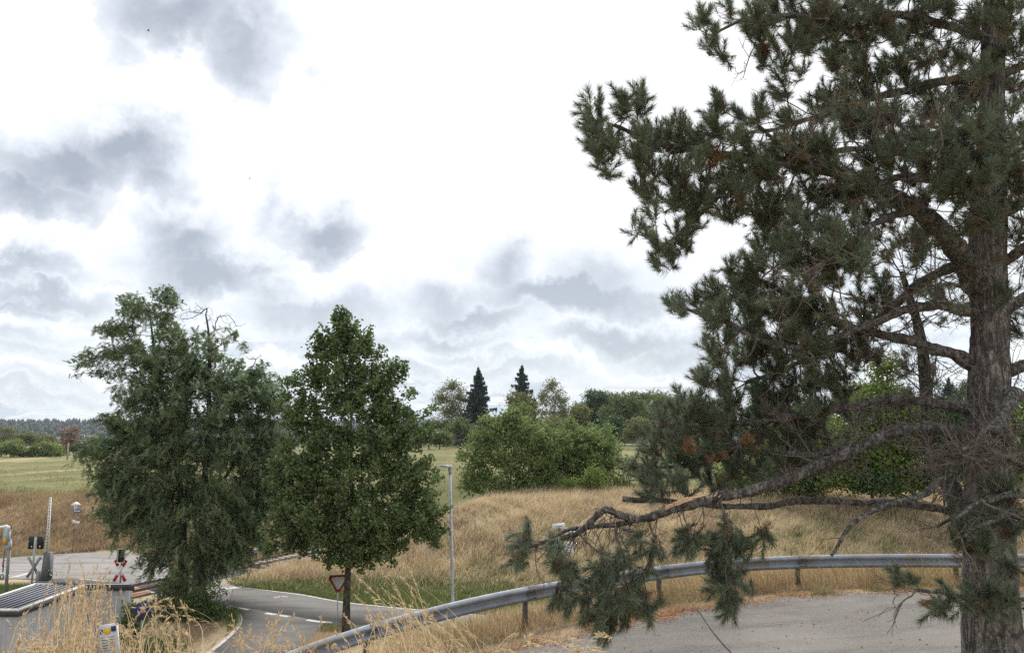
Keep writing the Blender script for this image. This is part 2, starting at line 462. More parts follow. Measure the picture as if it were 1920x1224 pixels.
# ------------------------------------------------------------------ mesh building
class MB:
    """collects shapes; build() links them as one mesh object"""
    def __init__(s):
        s.v, s.q, s.t = [], [], []
        s.n = 0
        s.attr = []

    def add(s, v, q=None, t=None, a=0.0):
        v = np.asarray(v, dtype=np.float32).reshape(-1, 3)
        if q is not None and len(q):
            s.q.append(np.asarray(q, dtype=np.int32).reshape(-1, 4) + s.n)
        if t is not None and len(t):
            s.t.append(np.asarray(t, dtype=np.int32).reshape(-1, 3) + s.n)
        s.v.append(v)
        s.attr.append(np.full(len(v), a, np.float32) if np.isscalar(a) else np.asarray(a, np.float32))
        s.n += len(v)
        return s

    def box(s, c, size, rot=None):
        x, y, z = [k / 2 for k in size]
        v = np.array([(i, j, k) for i in (-x, x) for j in (-y, y) for k in (-z, z)], dtype=np.float32)
        if rot is not None:
            v = v @ np.array(rot).T
        v = v + np.array(c)
        return s.add(v, [(0, 1, 3, 2), (4, 6, 7, 5), (0, 4, 5, 1), (2, 3, 7, 6), (0, 2, 6, 4), (1, 5, 7, 3)])

    def bar(s, a, b, w, h=None):
        """box bar from a to b"""
        a, b = Vector(a), Vector(b)
        d = (b - a)
        q = d.to_track_quat('Z', 'Y').to_matrix()
        return s.box((a + b) / 2, (w, h or w, d.length), q)

    def tube(s, pts, rad, n=8, cap=True, ref=None):
        p = np.asarray(pts, dtype=np.float64).reshape(-1, 3)
        k = len(p)
        r = np.full(k, rad, dtype=np.float64) if np.isscalar(rad) else np.asarray(rad, dtype=np.float64)
        tg = np.gradient(p, axis=0)
        tg /= np.linalg.norm(tg, axis=1)[:, None] + 1e-12
        if ref is None:
            m = np.abs(tg.mean(0))
            ref = np.eye(3)[int(np.argmin(m))]
        u = np.cross(tg, ref)
        u /= np.linalg.norm(u, axis=1)[:, None] + 1e-12
        w = np.cross(tg, u)
        th = np.arange(n) * TAU / n
        ring = (np.cos(th)[None, :, None] * u[:, None, :] + np.sin(th)[None, :, None] * w[:, None, :]) * r[:, None, None] + p[:, None, :]
        i = np.arange(k - 1)[:, None] * n
        j = np.arange(n)[None, :]
        j2 = (j + 1) % n
        q = np.stack([i + j, i + j2, i + n + j2, i + n + j], -1).reshape(-1, 4)
        v = ring.reshape(-1, 3)
        t = None
        if cap:
            v = np.vstack([v, p[:1], p[-1:]])
            a, b = k * n, k * n + 1
            jj = np.arange(n)
            t = np.vstack([np.stack([np.full(n, a), (jj + 1) % n, jj], -1),
                           np.stack([np.full(n, b), (k - 1) * n + jj, (k - 1) * n + (jj + 1) % n], -1)])
        return s.add(v, q, t)

    def lathe(s, c, prof, n=12):
        """profile of (radius, z) about a vertical axis"""
        th = np.arange(n) * TAU / n
        v = np.array([(c[0] + r * math.cos(a), c[1] + r * math.sin(a), c[2] + z) for r, z in prof for a in th])
        k = len(prof)
        q = [(i * n + j, i * n + (j + 1) % n, (i + 1) * n + (j + 1) % n, (i + 1) * n + j) for i in range(k - 1) for j in range(n)]
        return s.add(v, q)

    def prism(s, poly, z0, z1):
        """closed plan polygon extruded z0..z1 (z may be functions)"""
        poly = [tuple(p[:2]) for p in poly]
        ar = sum(poly[i][0] * poly[(i + 1) % len(poly)][1] - poly[(i + 1) % len(poly)][0] * poly[i][1] for i in range(len(poly)))
        if ar < 0:
            poly = poly[::-1]
        from mathutils.geometry import tessellate_polygon
        k = len(poly)
        f0 = z0 if callable(z0) else (lambda x, y: z0)
        f1 = z1 if callable(z1) else (lambda x, y: z1)
        v = [(x, y, f1(x, y)) for x, y in poly] + [(x, y, f0(x, y)) for x, y in poly]
        tr = tessellate_polygon([[Vector((x, y, 0)) for x, y in poly]])
        t = []
        for a, b, c in tr:
            (ax, ay), (bx, by), (cx, cy) = poly[a], poly[b], poly[c]
            if (bx - ax) * (cy - ay) - (cx - ax) * (by - ay) < 0:
                b, c = c, b
            t += [(a, b, c), (k + a, k + c, k + b)]
        q = [(i, k + i, k + (i + 1) % k, (i + 1) % k) for i in range(k)]
        return s.add(v, q, t)

    def build(s, name, m, parent=None, smooth=False, at=None, kind=None, attr=None):
        me = bpy.data.meshes.new(name)
        if s.n:
            v = np.concatenate(s.v)
            if at is not None:
                v = v - np.asarray(at, np.float32)
            q = np.concatenate(s.q) if s.q else np.zeros((0, 4), np.int32)
            t = np.concatenate(s.t) if s.t else np.zeros((0, 3), np.int32)
            me.vertices.add(len(v))
            me.vertices.foreach_set('co', v.astype(np.float32).ravel())
            me.loops.add(q.size + t.size)
            me.loops.foreach_set('vertex_index', np.concatenate([q.ravel(), t.ravel()]).astype(np.int32))
            me.polygons.add(len(q) + len(t))
            st = np.concatenate([np.arange(len(q)) * 4, len(q) * 4 + np.arange(len(t)) * 3]).astype(np.int32)
            me.polygons.foreach_set('loop_start', st)
            if smooth:
                me.polygons.foreach_set('use_smooth', np.ones(len(st), bool))
            me.update(calc_edges=True)
            if attr:
                a = me.attributes.new(attr, 'FLOAT', 'POINT')
                a.data.foreach_set('value', np.concatenate(s.attr))
        me.materials.append(m)
        o = bpy.data.objects.new(name, me)
        COL.objects.link(o)
        if parent is not None:
            o.parent = parent
        elif at is not None:
            o.location = at
        if kind:
            o['kind'] = kind
        return o


def empty(name, loc, label, cat, group=None):
    o = bpy.data.objects.new(name, None)
    o.empty_display_size = .2
    o.location = loc
    COL.objects.link(o)
    return tag(o, label, cat, group)


def tag(o, label, cat=None, group=None):
    o['label'] = label
    if cat:
        o['category'] = cat
    if group:
        o['group'] = group
    return o


def struct(o, label=None):
    o['kind'] = 'structure'
    if label:
        o['label'] = label
    return o


def smoothstep(a, b, x):
    t = np.clip((x - a) / (b - a), 0, 1)
    return t * t * (3 - 2 * t)


# ------------------------------------------------------------------ lie of the land
# guard rail line of the upper car park: picture column, row of its top edge, metres ahead
RAIL_PX = [(520, 1224, 14.0), (653, 1179, 15.0), (870, 1121, 16.3), (1000, 1096, 17.2), (1150, 1073, 18.3), (1300, 1051, 19.2),
           (1450, 1042, 19.6), (1620, 1038, 19.4), (1800, 1038, 18.9), (1920, 1040, 18.5)]
rail_top = np.array([P(*a) for a in RAIL_PX])
rail_top = np.vstack([[-6.6, 11.2, 5.35], [-5.6, 12.6, 5.60], rail_top, [13.8, 17.8, 7.2], [16, 16.5, 7.25]])
_d = np.r_[0, np.cumsum(np.linalg.norm(np.diff(rail_top, axis=0), axis=1))]
_s = np.arange(0, _d[-1], .1)
rail_s = np.stack([np.interp(_s, _d, rail_top[:, i]) for i in range(3)], -1)
for _ in range(200):
    rail_s[1:-1] = .25 * rail_s[:-2] + .5 * rail_s[1:-1] + .25 * rail_s[2:]
_edge_x = np.r_[-60, -25, -15, -9, rail_s[::10, 0], 40, 80]
_edge_y = np.r_[2, 4, 6.5, 10, rail_s[::10, 1] + .8, 20, 22]
_o = np.argsort(_edge_x)
_edge_x, _edge_y = _edge_x[_o], _edge_y[_o]


def nz(x, y, s, seed=0.0):
    return (np.sin(x * s + seed) * np.cos(y * s * 1.13 + seed * 2) + .5 * np.sin(x * s * 2.3 + y * s * 1.7 + seed)
            + .3 * np.cos(y * s * 4.1 - x * s * 3.3 + seed * 3)) / 1.8


def upper(x, y):
    zp = 5.65 + .06 * np.maximum(x, -30) - .35 * np.maximum(0, -4.3 - x) + .0 * y
    zp = np.maximum(zp, 4.2)
    s = 1 - smoothstep(4, 12, y)
    return zp + (8.35 - zp) * s


def height(x, y):
    x = np.asarray(x, float)
    y = np.asarray(y, float)
    ye = np.interp(x, _edge_x, _edge_y)
    yb = np.interp(x, [-60, -15, -8, -4, 6, 60], [28, 31, 32, 33, 34, 38])
    za = upper(x, np.minimum(y, ye))
    t = smoothstep(0, 1, (y - ye) / (yb - ye))
    z = za * (1 - t)
    # railway line: a cutting that runs away to the right
    u = (x + 22) * .89 - (y - 50) * .46
    cut = np.maximum(smoothstep(4.5, 11, np.abs(u)), smoothstep(105, 135, y))
    k = np.where(np.abs(y) > 1, x / np.maximum(y, 1), 0)
    left = 1 - smoothstep(-.45, -.12, k)
    bank = np.where(u > 0, smoothstep(49, 65, y + .6 * nz(x, y, .22)), smoothstep(62.2, 73.5, y + .5 * nz(x, y, .22, 1)))
    zl = np.interp(y, [73, 120, 250, 420, 1000, 1150, 1800, 2300, 5200], [3.35, 2.9, 1.2, -1.5, -20, -17, 16.5, 19, 0])
    zr = np.interp(y, [73, 120, 250, 420, 1000, 1150, 1800, 2300, 5200], [3.9, 4.1, 4.0, 1.0, -20, -17, 16.5, 19, 0])
    zf = zl * left + zr * (1 - left)
    fine = .10 * nz(x, y, .9, 2) + .05 * nz(x, y, 2.7, 4)
    zf = zf + fine * bank + np.where(y > 1100, 3.0 * nz(x, y, .004, 5), 0)
    lower_ = bank * zf * cut
    z = z + lower_
    near = smoothstep(.25, .9, t) * (1 - t) + (1 - smoothstep(8, 12, y)) * .3
    return z + fine * near


def on_ground(x, y):
    return Vector((x, y, float(height(x, y))))


# ------------------------------------------------------------------ ground
def ground_material():
    m = bpy.data.materials.new('meadow_ground')
    m.use_nodes = True
    t = NT(m.node_tree)
    b = t.n['Principled BSDF']
    b.inputs['Roughness'].default_value = .95
    b.inputs['Specular IOR Level'].default_value = .1
    pos = t.new('ShaderNodeNewGeometry').outputs['Position']
    n1 = t.noise(pos, .22, 5, .6)
    n2 = t.noise(pos, .55, 5, .65)
    n3 = t.noise(pos, 3.5, 6, .7)
    c = t.mix(t.smooth(n1, .40, .62), tuple(x * .72 for x in GOLD), tuple(x * .8 for x in BROWN))
    g = t.new('ShaderNodeAttribute', attribute_name='green').outputs['Fac']
    gg = t.math('ADD', g, t.math('MULTIPLY', t.math('SUBTRACT', n2, .5), 1.2))
    c = t.mix(t.smooth(gg, .25, .75), c, (.12, .155, .05))
    # meadow far off: mown, with straw rows along its slope
    md = t.new('ShaderNodeAttribute', attribute_name='meadow').outputs['Fac']
    mp = t.new('ShaderNodeMapping')
    t.l.new(pos, mp.inputs[0])
    mp.inputs['Rotation'].default_value = (0, 0, R(-62))
    mp.inputs['Scale'].default_value = (.10, .012, 1)
    rows = t.noise(mp.outputs[0], 1.0, 5, .6)
    mp2 = t.new('ShaderNodeMapping')
    t.l.new(pos, mp2.inputs[0])
    mp2.inputs['Scale'].default_value = (.02, .05, 1)
    broad = t.noise(mp2.outputs[0], 1.0, 4, .6)
    mc = t.mix(t.smooth(broad, .38, .62), (.115, .132, .054), (.165, .158, .076))
    straw = t.new('ShaderNodeAttribute', attribute_name='straw').outputs['Fac']
    mc = t.mix(t.math('MULTIPLY', t.smooth(rows, .48, .62), t.math('MULTIPLY', straw, .75)), mc, (.40, .335, .195))
    fine2 = t.noise(pos, .9, 6, .7)
    mc = t.mix(t.math('MULTIPLY', t.smooth(fine2, .4, .7), .35), mc, (.17, .16, .065))
    c = t.mix(md, c, mc)
    wd = t.new('ShaderNodeAttribute', attribute_name='soil').outputs['Fac']
    c = t.mix(t.smooth(t.math('ADD', wd, t.math('MULTIPLY', t.math('SUBTRACT', n3, .5), .8)), .3, .7), c, (.19, .135, .085))
    c = t.mix(t.math('MULTIPLY', t.smooth(n3, .35, .7), .35), c, (.16, .12, .07))
    t.put(b.inputs['Base Color'], c)
    bp = t.new('ShaderNodeBump')
    bp.inputs['Strength'].default_value = .6
    bp.inputs['Distance'].default_value = .08
    t.l.new(n3, bp.inputs['Height'])
    t.l.new(bp.outputs[0], b.inputs['Normal'])
    return m


def clump(x, y, s):
    return nz(x, y, s, 3.1) + .6 * nz(x, y, s * 2.7, 1.2)


def greenness(x, y):
    """verge of green grass between the road and the bank, and by the crossing"""
    g = np.zeros_like(x)
    g = np.maximum(g, smoothstep(38, 42, y) * (1 - smoothstep(49, 53, y)) * smoothstep(-20, -15, x) * (1.0 - .5 * smoothstep(-6, 2, x)))
    g = np.maximum(g, (1 - smoothstep(-25, -22, x)) * smoothstep(33, 37, y) * (1 - smoothstep(49, 52, y)) * .9)
    g = np.maximum(g, smoothstep(54, 56, y) * (1 - smoothstep(61.5, 65, y)) * (1 - smoothstep(-21, -18, x)) * .5)
    g = np.maximum(g, smoothstep(61, 64, y) * (1 - smoothstep(66, 75, y)) * .22)
    g = np.maximum(g, smoothstep(74, 80, y) * (1 - smoothstep(115, 160, y)) * np.where(x < -.2 * y, .62, .40))
    g = np.maximum(g, smoothstep(48, 52, y) * (1 - smoothstep(58, 70, y)) * smoothstep(-14, -8, x) * (.33 + .16 * (clump(x, y, .35) > .25)))
    # thin strip beside the upper car park
    g = np.maximum(g, (1 - smoothstep(20, 22, y)) * smoothstep(11, 13, y) * .33)
    return g


def build_ground():
    fr = np.linspace(-42, 42, 380)
    sd1 = np.linspace(-180, -42, 60, endpoint=False)
    sd2 = np.linspace(42, 180, 60, endpoint=False)[1:]
    ang = np.radians(np.r_[sd1, fr, sd2])
    rad = np.r_[np.geomspace(1.5, 30, 65, endpoint=False), np.geomspace(30, 110, 75, endpoint=False), np.geomspace(110, 5200, 60)]
    A, Q = np.meshgrid(ang, rad, indexing='ij')
    x = np.sin(A) * Q
    y = np.cos(A) * Q
    z = height(x, y)
    na, nr = A.shape
    idx = np.arange(na * nr).reshape(na, nr)
    a2 = np.roll(idx, -1, 0)
    q = np.stack([idx[:, :-1], idx[:, 1:], a2[:, 1:], a2[:, :-1]], -1)[:, :, ::-1].reshape(-1, 4)
    t = np.stack([np.full(na, na * nr), a2[:, 0], idx[:, 0]], -1)
    v = np.vstack([np.stack([x, y, z], -1).reshape(-1, 3), [[0, 0, float(height(0, 0))]]])
    mb = MB().add(v, q, t[:, ::-1] * 1)
    o = mb.build('ground', ground_material(), smooth=True)
    me = o.data
    vx, vy = v[:, 0], v[:, 1]
    for nm, val in (('green', greenness(vx, vy)),
                    ('meadow', smoothstep(70, 75, vy + .8 * nz(vx, vy, .4))),
                    ('straw', np.where(vx / np.maximum(vy, 1) < -.3, smoothstep(95, 135, vy + .35 * vx + 30), .25 * smoothstep(90, 140, vy))),
                    ('soil', np.maximum(smoothstep(33, 35, vy) * (1 - smoothstep(39, 41, vy)) * smoothstep(-11, -9.2, vx) * (1 - smoothstep(-6, -4, vx)),
                                        smoothstep(30, 34, vy) * (1 - smoothstep(40, 44, vy)) * smoothstep(-18, -16, vx) * (1 - smoothstep(-15.5, -13.6, vx)) * .8))):
        a = me.attributes.new(nm, 'FLOAT', 'POINT')
        a.data.foreach_set('value', val.astype(np.float32))
    struct(o, 'dry summer meadow, banks and verges')
    return o


build_ground()


# ------------------------------------------------------------------ roads
def asphalt(name, a, b_, speck, crack=True, patch=None, tint=None):
    m = bpy.data.materials.new(name)
    m.use_nodes = True
    t = NT(m.node_tree)
    b = t.n['Principled BSDF']
    b.inputs['Roughness'].default_value = .9
    b.inputs['Specular IOR Level'].default_value = .2
    pos = t.new('ShaderNodeNewGeometry').outputs['Position']
    n1 = t.noise(pos, .35, 5, .6)
    n2 = t.noise(pos, 34, 3, .8)
    mp = t.new('ShaderNodeMapping')
    t.l.new(pos, mp.inputs[0])
    mp.inputs['Rotation'].default_value = (0, 0, R(18))
    mp.inputs['Scale'].default_value = (.35, 1.6, 1)
    n4 = t.noise(mp.outputs[0], .8, 5, .65)
    c = t.mix(t.smooth(n1, .35, .65), a, b_)
    c = t.mix(t.math('MULTIPLY', t.smooth(n4, .48, .62), .6), c, tuple(x * .62 for x in a))
    c = t.mix(t.math('MULTIPLY', t.smooth(n2, .50, .66), .85), c, speck)
    n5 = t.noise(pos, 15, 4, .75)
    c = t.mix(t.math('MULTIPLY', t.smooth(n5, .52, .7), .4), c, tuple(x * .55 for x in a))
    if crack:
        vo = t.new('ShaderNodeTexVoronoi', feature='DISTANCE_TO_EDGE')
        w = t.vmath('ADD', pos, t.vmath('SCALE', t.noise(pos, .9, 5, out='Color'), scale=1.4))
        t.l.new(w, vo.inputs['Vector'])
        vo.inputs['Scale'].default_value = .22
        c = t.mix(t.math('MULTIPLY', t.smooth(vo.outputs['Distance'], .012, .003), .5), c, (.06, .055, .05))
    t.put(b.inputs['Base Color'], c)
    bp = t.new('ShaderNodeBump')
    bp.inputs['Strength'].default_value = .5
    bp.inputs['Distance'].default_value = .012
    t.l.new(n2, bp.inputs['Height'])
    t.l.new(bp.outputs[0], b.inputs['Normal'])
    return m


M['asphalt_park'] = asphalt('car_park_asphalt', (.105, .099, .093), (.150, .142, .134), (.225, .213, .20), crack=False)
M['asphalt_patch'] = asphalt('car_park_patch', (0.136, 0.126, 0.118), (0.160, 0.150, 0.140), (0.240, 0.228, 0.216), crack=False)
M['asphalt_main'] = asphalt('main_road_asphalt', (.200, .194, .192), (.245, .236, .232), (.30, .288, .282))
M['asphalt_side'] = asphalt('side_road_asphalt', (.122, .118, .116), (.150, .145, .142), (.205, .196, .19), crack=False)
M['asphalt_dark'] = asphalt('crossing_asphalt', (0.080, 0.080, 0.084), (0.104, 0.102, 0.102), (0.144, 0.144, 0.144), crack=False)
M['paint'] = mat('road_paint', (.52, .52, .51), (.40, .395, .385), 7, rough=.8, var2=(.36, .35, .34), scale2=3, amount2=.7)


def smooth_line(pts, n=8, closed=False):
    pts = [Vector((p[0], p[1], 0)) for p in pts]
    out = []
    for i in range(len(pts) - 1):
        p0 = pts[max(i - 1, 0)]
        p1, p2 = pts[i], pts[i + 1]
        p3 = pts[min(i + 2, len(pts) - 1)]
        for k in range(n):
            t = k / n
            out.append(.5 * ((2 * p1) + (p2 - p0) * t + (2 * p0 - 5 * p1 + 4 * p2 - p3) * t * t + (3 * p1 - p0 - 3 * p2 + p3) * t ** 3))
    out.append(pts[-1])
    return [(p.x, p.y) for p in out]


def gp(px):
    return [tuple(G(a, b).xy) for a, b in px]


far_edge = [(-62, 47.5)] + gp([(-180, 1062), (0, 1047), (93, 1040), (211, 1033), (262, 1038), (320, 1066), (440, 1099), (560, 1113), (650, 1129), (790, 1143), (870, 1149)]) + [(6, 38.5), (30, 37.5)]
near_edge = [(-62, 41.5)] + gp([(-180, 1096), (0, 1085), (120, 1092), (250, 1103), (290, 1111), (424, 1137), (540, 1157), (620, 1170), (720, 1185)]) + [(-2.5, 34.6), (8, 33.2), (30, 31.8)]
far_s, near_s = smooth_line(far_edge), smooth_line(near_edge)
ROAD_POLY = far_s + near_s[::-1]
struct(MB().prism(ROAD_POLY, -.3, .035).build('main_road', M['asphalt_main']), 'grey asphalt road over the level crossing')
side_left = smooth_line(gp([(424, 1130), (447, 1146), (452, 1162), (441, 1184), (405, 1215), (352, 1260)]) + [(-16, 27)])
side_right = smooth_line(gp([(625, 1160), (600, 1176), (578, 1200), (560, 1224)]) + [(-9.6, 31), (-10.2, 27)])
SIDE_POLY = side_left + side_right[::-1]
side_z = lambda dz: (lambda x, y: max(0.0, 0) + dz)
struct(MB().prism(SIDE_POLY, -.3, .039).build('side_road', M['asphalt_side']), 'darker side road joining the main road')
# darker newer surface over most of the junction in front
jun = smooth_line(gp([(436, 1101), (560, 1116), (650, 1131), (760, 1145)])) + smooth_line(gp([(740, 1178), (620, 1167), (540, 1154), (428, 1134)]))
struct(MB().prism(jun, -.25, .043).build('road_surface', M['asphalt_side']), 'dark resurfaced stretch of the road at the junction')
# crossing panels where the track passes over the road
TD = Vector((.46, .89, 0)).normalized()
TN = Vector((TD.y, -TD.x, 0))
T0 = Vector((-22, 50, 0))
ca, cb = T0 - TD * 5.2, T0 + TD * 6.4
cp = [ca - TN * 1.5, cb - TN * 1.5, cb + TN * 1.5, ca + TN * 1.5]
struct(MB().prism([c.xy for c in cp], -.2, .047).build('crossing_surface', M['asphalt_dark']), 'dark crossing panels between the rails')


def in_poly(poly, x, y):
    x = np.asarray(x)
    y = np.asarray(y)
    c = np.zeros(x.shape, bool)
    p = np.asarray([q[:2] for q in poly])
    n = len(p)
    for i in range(n):
        x1, y1 = p[i]
        x2, y2 = p[(i + 1) % n]
        if y1 == y2:
            continue
        c ^= ((y1 > y) != (y2 > y)) & (x < (x2 - x1) * (y - y1) / (y2 - y1) + x1)
    return c


def stripe(line, w, z, mb, off=0.0):
    p = np.asarray([q[:2] for q in line], float)
    tg = np.gradient(p, axis=0)
    tg /= np.linalg.norm(tg, axis=1)[:, None]
    n = np.stack([-tg[:, 1], tg[:, 0]], -1)
    a = p + n * (off - w / 2)
    b = p + n * (off + w / 2)
    k = len(p)
    v = np.vstack([np.c_[a, np.full(k, z)], np.c_[b, np.full(k, z)]])
    q = [(i, i + 1, k + i + 1, k + i) for i in range(k - 1)]
    mb.add(v, q)


mk = MB()
Z = .051
stripe(smooth_line(gp([(444, 1101), (560, 1115.5), (650, 1131), (790, 1145), (868, 1152), (930, 1156)])), .16, Z, mk)
stripe(smooth_line(gp([(-100, 1091), (0, 1083.5), (24, 1083.5)])), .16, Z, mk)
stripe(gp([(26, 1083), (66, 1072)]), .45, Z, mk)
stripe(gp([(20, 1070), (64, 1071.5)]), .16, Z, mk)
stripe(smooth_line(gp([(146, 1086), (200, 1091), (250, 1101.5), (288, 1112)])), .2, Z, mk)
stripe(smooth_line(gp([(300, 1064), (330, 1069)])), .18, Z, mk)
stripe(smooth_line(gp([(420, 1135.5), (445, 1140), (466, 1144)])), .16, Z, mk)
stripe(smooth_line(gp([(424, 1139), (442, 1147), (451, 1160), (443, 1180), (418, 1204), (385, 1230)])), .2, Z, mk)
stripe(gp([(422, 1104.5), (458, 1101)]), .55, Z, mk)
for a, b in (((498, 1150.5), (517, 1153.5)), ((521, 1154.5), (541, 1157)), ((575, 1163), (592, 1166)), ((592, 1166), (621, 1168.6))):
    stripe(gp([a, b]), .28, Z, mk)
for a, b in (((513, 1122), (526, 1119)), ((526, 1119), (540, 1120))):
    stripe(gp([a, b]), .15, Z, mk)
o = mk.build('road_markings', M['paint'])
struct(o, 'white painted edge lines, stop lines and dashes on the road')
# looping tyre marks on the wide part of the road
tm = MB()
c0 = G(150, 1066)
for rx, ry, ph in ((4.2, 2.0, 0), (5.0, 2.5, .3)):
    stripe([(c0.x + rx * math.cos(a), c0.y + ry * math.sin(a)) for a in np.linspace(ph - 2.2, ph + 2.2, 40)], .16, .0405, tm)
struct(tm.build('tyre_marks', mat('tyre_rubber', (.15, .145, .145), (.22, .21, .21), 5, rough=.9)), 'dark curved tyre marks on the road')
# clay paving strip beside the shed
pv = MB()
struct(MB().prism(gp([(236, 1101), (262, 1103.5), (283, 1111), (262, 1117), (228, 1126), (215, 1112)]), -.2, .06).build('paving', M['brick_pave']), 'strip of clay paving beside the road')

# upper car park
park_edge = [(-4.0, 12.0), (-2.3, 13.9), (-.9, 15.05), (1.4, 16.35), (2.8, 17.2), (4.1, 17.8), (6.97, 18.5), (9.3, 18.3), (11.3, 17.6), (13.6, 16.6), (18, 14.5)]
pe = smooth_line(park_edge)
pe = [(x, y + .10 * math.sin(x * 5.1) + .06 * math.sin(x * 13.7)) for x, y in pe]
PARK_POLY = pe + [(20, 11.5), (8, 11.8), (0, 11.9), (-3, 11.2)]
pz = lambda dz: (lambda x, y: float(upper(np.array(x), np.array(max(y, 12.0)))) + dz)


def draped(poly, dz, name, m, label, step=.5):
    """thin sheet over the sloping car park, cut to its outline"""
    mb = MB()
    mb.prism(poly, pz(-.3), pz(dz))
    return struct(mb.build(name, m), label)


draped(PARK_POLY, .02, 'car_park', M['asphalt_park'], 'pale worn asphalt of the upper car park')
draped([(4.2, 11.95), (4.9, 13.3), (6.2, 14.6), (8.6, 15.5), (9.9, 15.3), (13.5, 13.2), (12.5, 11.9)], .026, 'asphalt_patch', M['asphalt_patch'], 'smoother grey asphalt repair at the front of the car park')


# ------------------------------------------------------------------ railway
def build_track():
    L0, L1 = -14.0, 76.0
    root = empty('railway_track', T0, 'rusty railway track on pale ballast running off behind the trees', 'railway track')
    o = np.array(T0)
    d, n = np.array(TD), np.array(TN)
    mb = MB()
    ll = np.arange(L0, L1 + .1, 2.0)
    prof = [(-2.6, -.15), (-1.55, .14), (1.55, .14), (2.6, -.15)]

    def bz(l):      # the bed dips under the crossing panels
        return -.35 if -5.5 < l < 6.8 else 0.0
    v = np.array([o + d * l + n * a + np.array([0, 0, z + bz(l)]) for l in ll for a, z in prof])
    q = [(i * 4 + j, i * 4 + j + 1, i * 4 + j + 5, i * 4 + j + 4) for i in range(len(ll) - 1) for j in range(3)]
    mb.add(v, q)
    mb.build('ballast_bed', M['ballast'], root, at=T0)
    # loose stones on the bed
    st = MB()
    k = 5000
    l = rng.uniform(6.8, 34, k)
    a = rng.uniform(-2.5, 2.5, k)
    zz = np.where(np.abs(a) < 1.5, .15, .15 - (np.abs(a) - 1.5) * .27)
    c = o + d * l[:, None] + n * a[:, None] + np.c_[np.zeros((k, 2)), zz]
    s = rng.uniform(.03, .07, k)[:, None]
    r = rng.normal(0, .35, (k, 4, 3))
    base = np.array([(1, 0, -.4), (-.6, .8, -.4), (-.6, -.8, -.4), (0, 0, .7)])
    vv = c[:, None, :] + (base + r) * s[:, None, :]
    i = np.arange(k)[:, None] * 4
    t = (i[:, :, None] + np.array([(0, 1, 3), (1, 2, 3), (2, 0, 3), (0, 2, 1)])[None]).reshape(-1, 3)
    st.add(vv.reshape(-1, 3), t=t)
    st.build('ballast_stones', M['ballast'], root, at=T0, kind='stuff')
    for side in (-1, 1):
        rb = MB()
        hp = [(-.07, 0), (.07, 0), (.07, .02), (.012, .05), (.012, .11), (.036, .12), (.036, .16), (-.036, .16), (-.036, .12), (-.012, .11), (-.012, .05), (-.07, .02)]
        k = len(hp)
        ends = [L0, L1]
        v = [o + d * e + n * (side * .7525 + x) + np.array([0, 0, .20 + z - (.16 if 0 else 0)]) for e in ends for x, z in hp]
        # lower the rail to road level by its own small ramp: keep level, road panels meet its head
        v = np.array(v)
        v[:, 2] -= .02
        q = [(j, (j + 1) % k, k + (j + 1) % k, k + j) for j in range(k)]
        rb.add(v, q)
        rb.build('rail', M['rust'], root, at=T0)
        tp = MB()
        tp.box(o + d * ((L0 + L1) / 2) + n * side * .7525 + np.array([0, 0, .342]), (.05, L1 - L0, .006), Matrix(((TN.x, TD.x, 0), (TN.y, TD.y, 0), (0, 0, 1))))
        tp.build('rail_head', M['railtop'], root, at=T0)
    rot = Matrix(((TN.x, TD.x, 0), (TN.y, TD.y, 0), (0, 0, 1)))
    sl = MB()
    sl.box((0, 0, 0), (2.5, .26, .16), rot)
    first = sl.build('sleeper', M['sleeper'], root)
    l = 7.2
    i = 0
    while l < L1 - 1:
        s = first if i == 0 else first.copy()
        if i:
            COL.objects.link(s)
            s.parent = root
        s.location = Vector((TD.x * l, TD.y * l, .11))
        i += 1
        l += .62
    return root


build_track()


# ------------------------------------------------------------------ guard rails
def w_profile(h=.315):
    """closed W beam outline: (out, up)"""
    f = [(0, 0), (.012, .018), (.075, .045), (.08, .085), (.012, .125), (.0, .157), (.012, .19), (.08, .23), (.075, .27), (.012, .297), (0, .315)]
    b = [(x - .012, z) for x, z in f[::-1]]
    return np.array([(x, z - .315) for x, z in f + b])


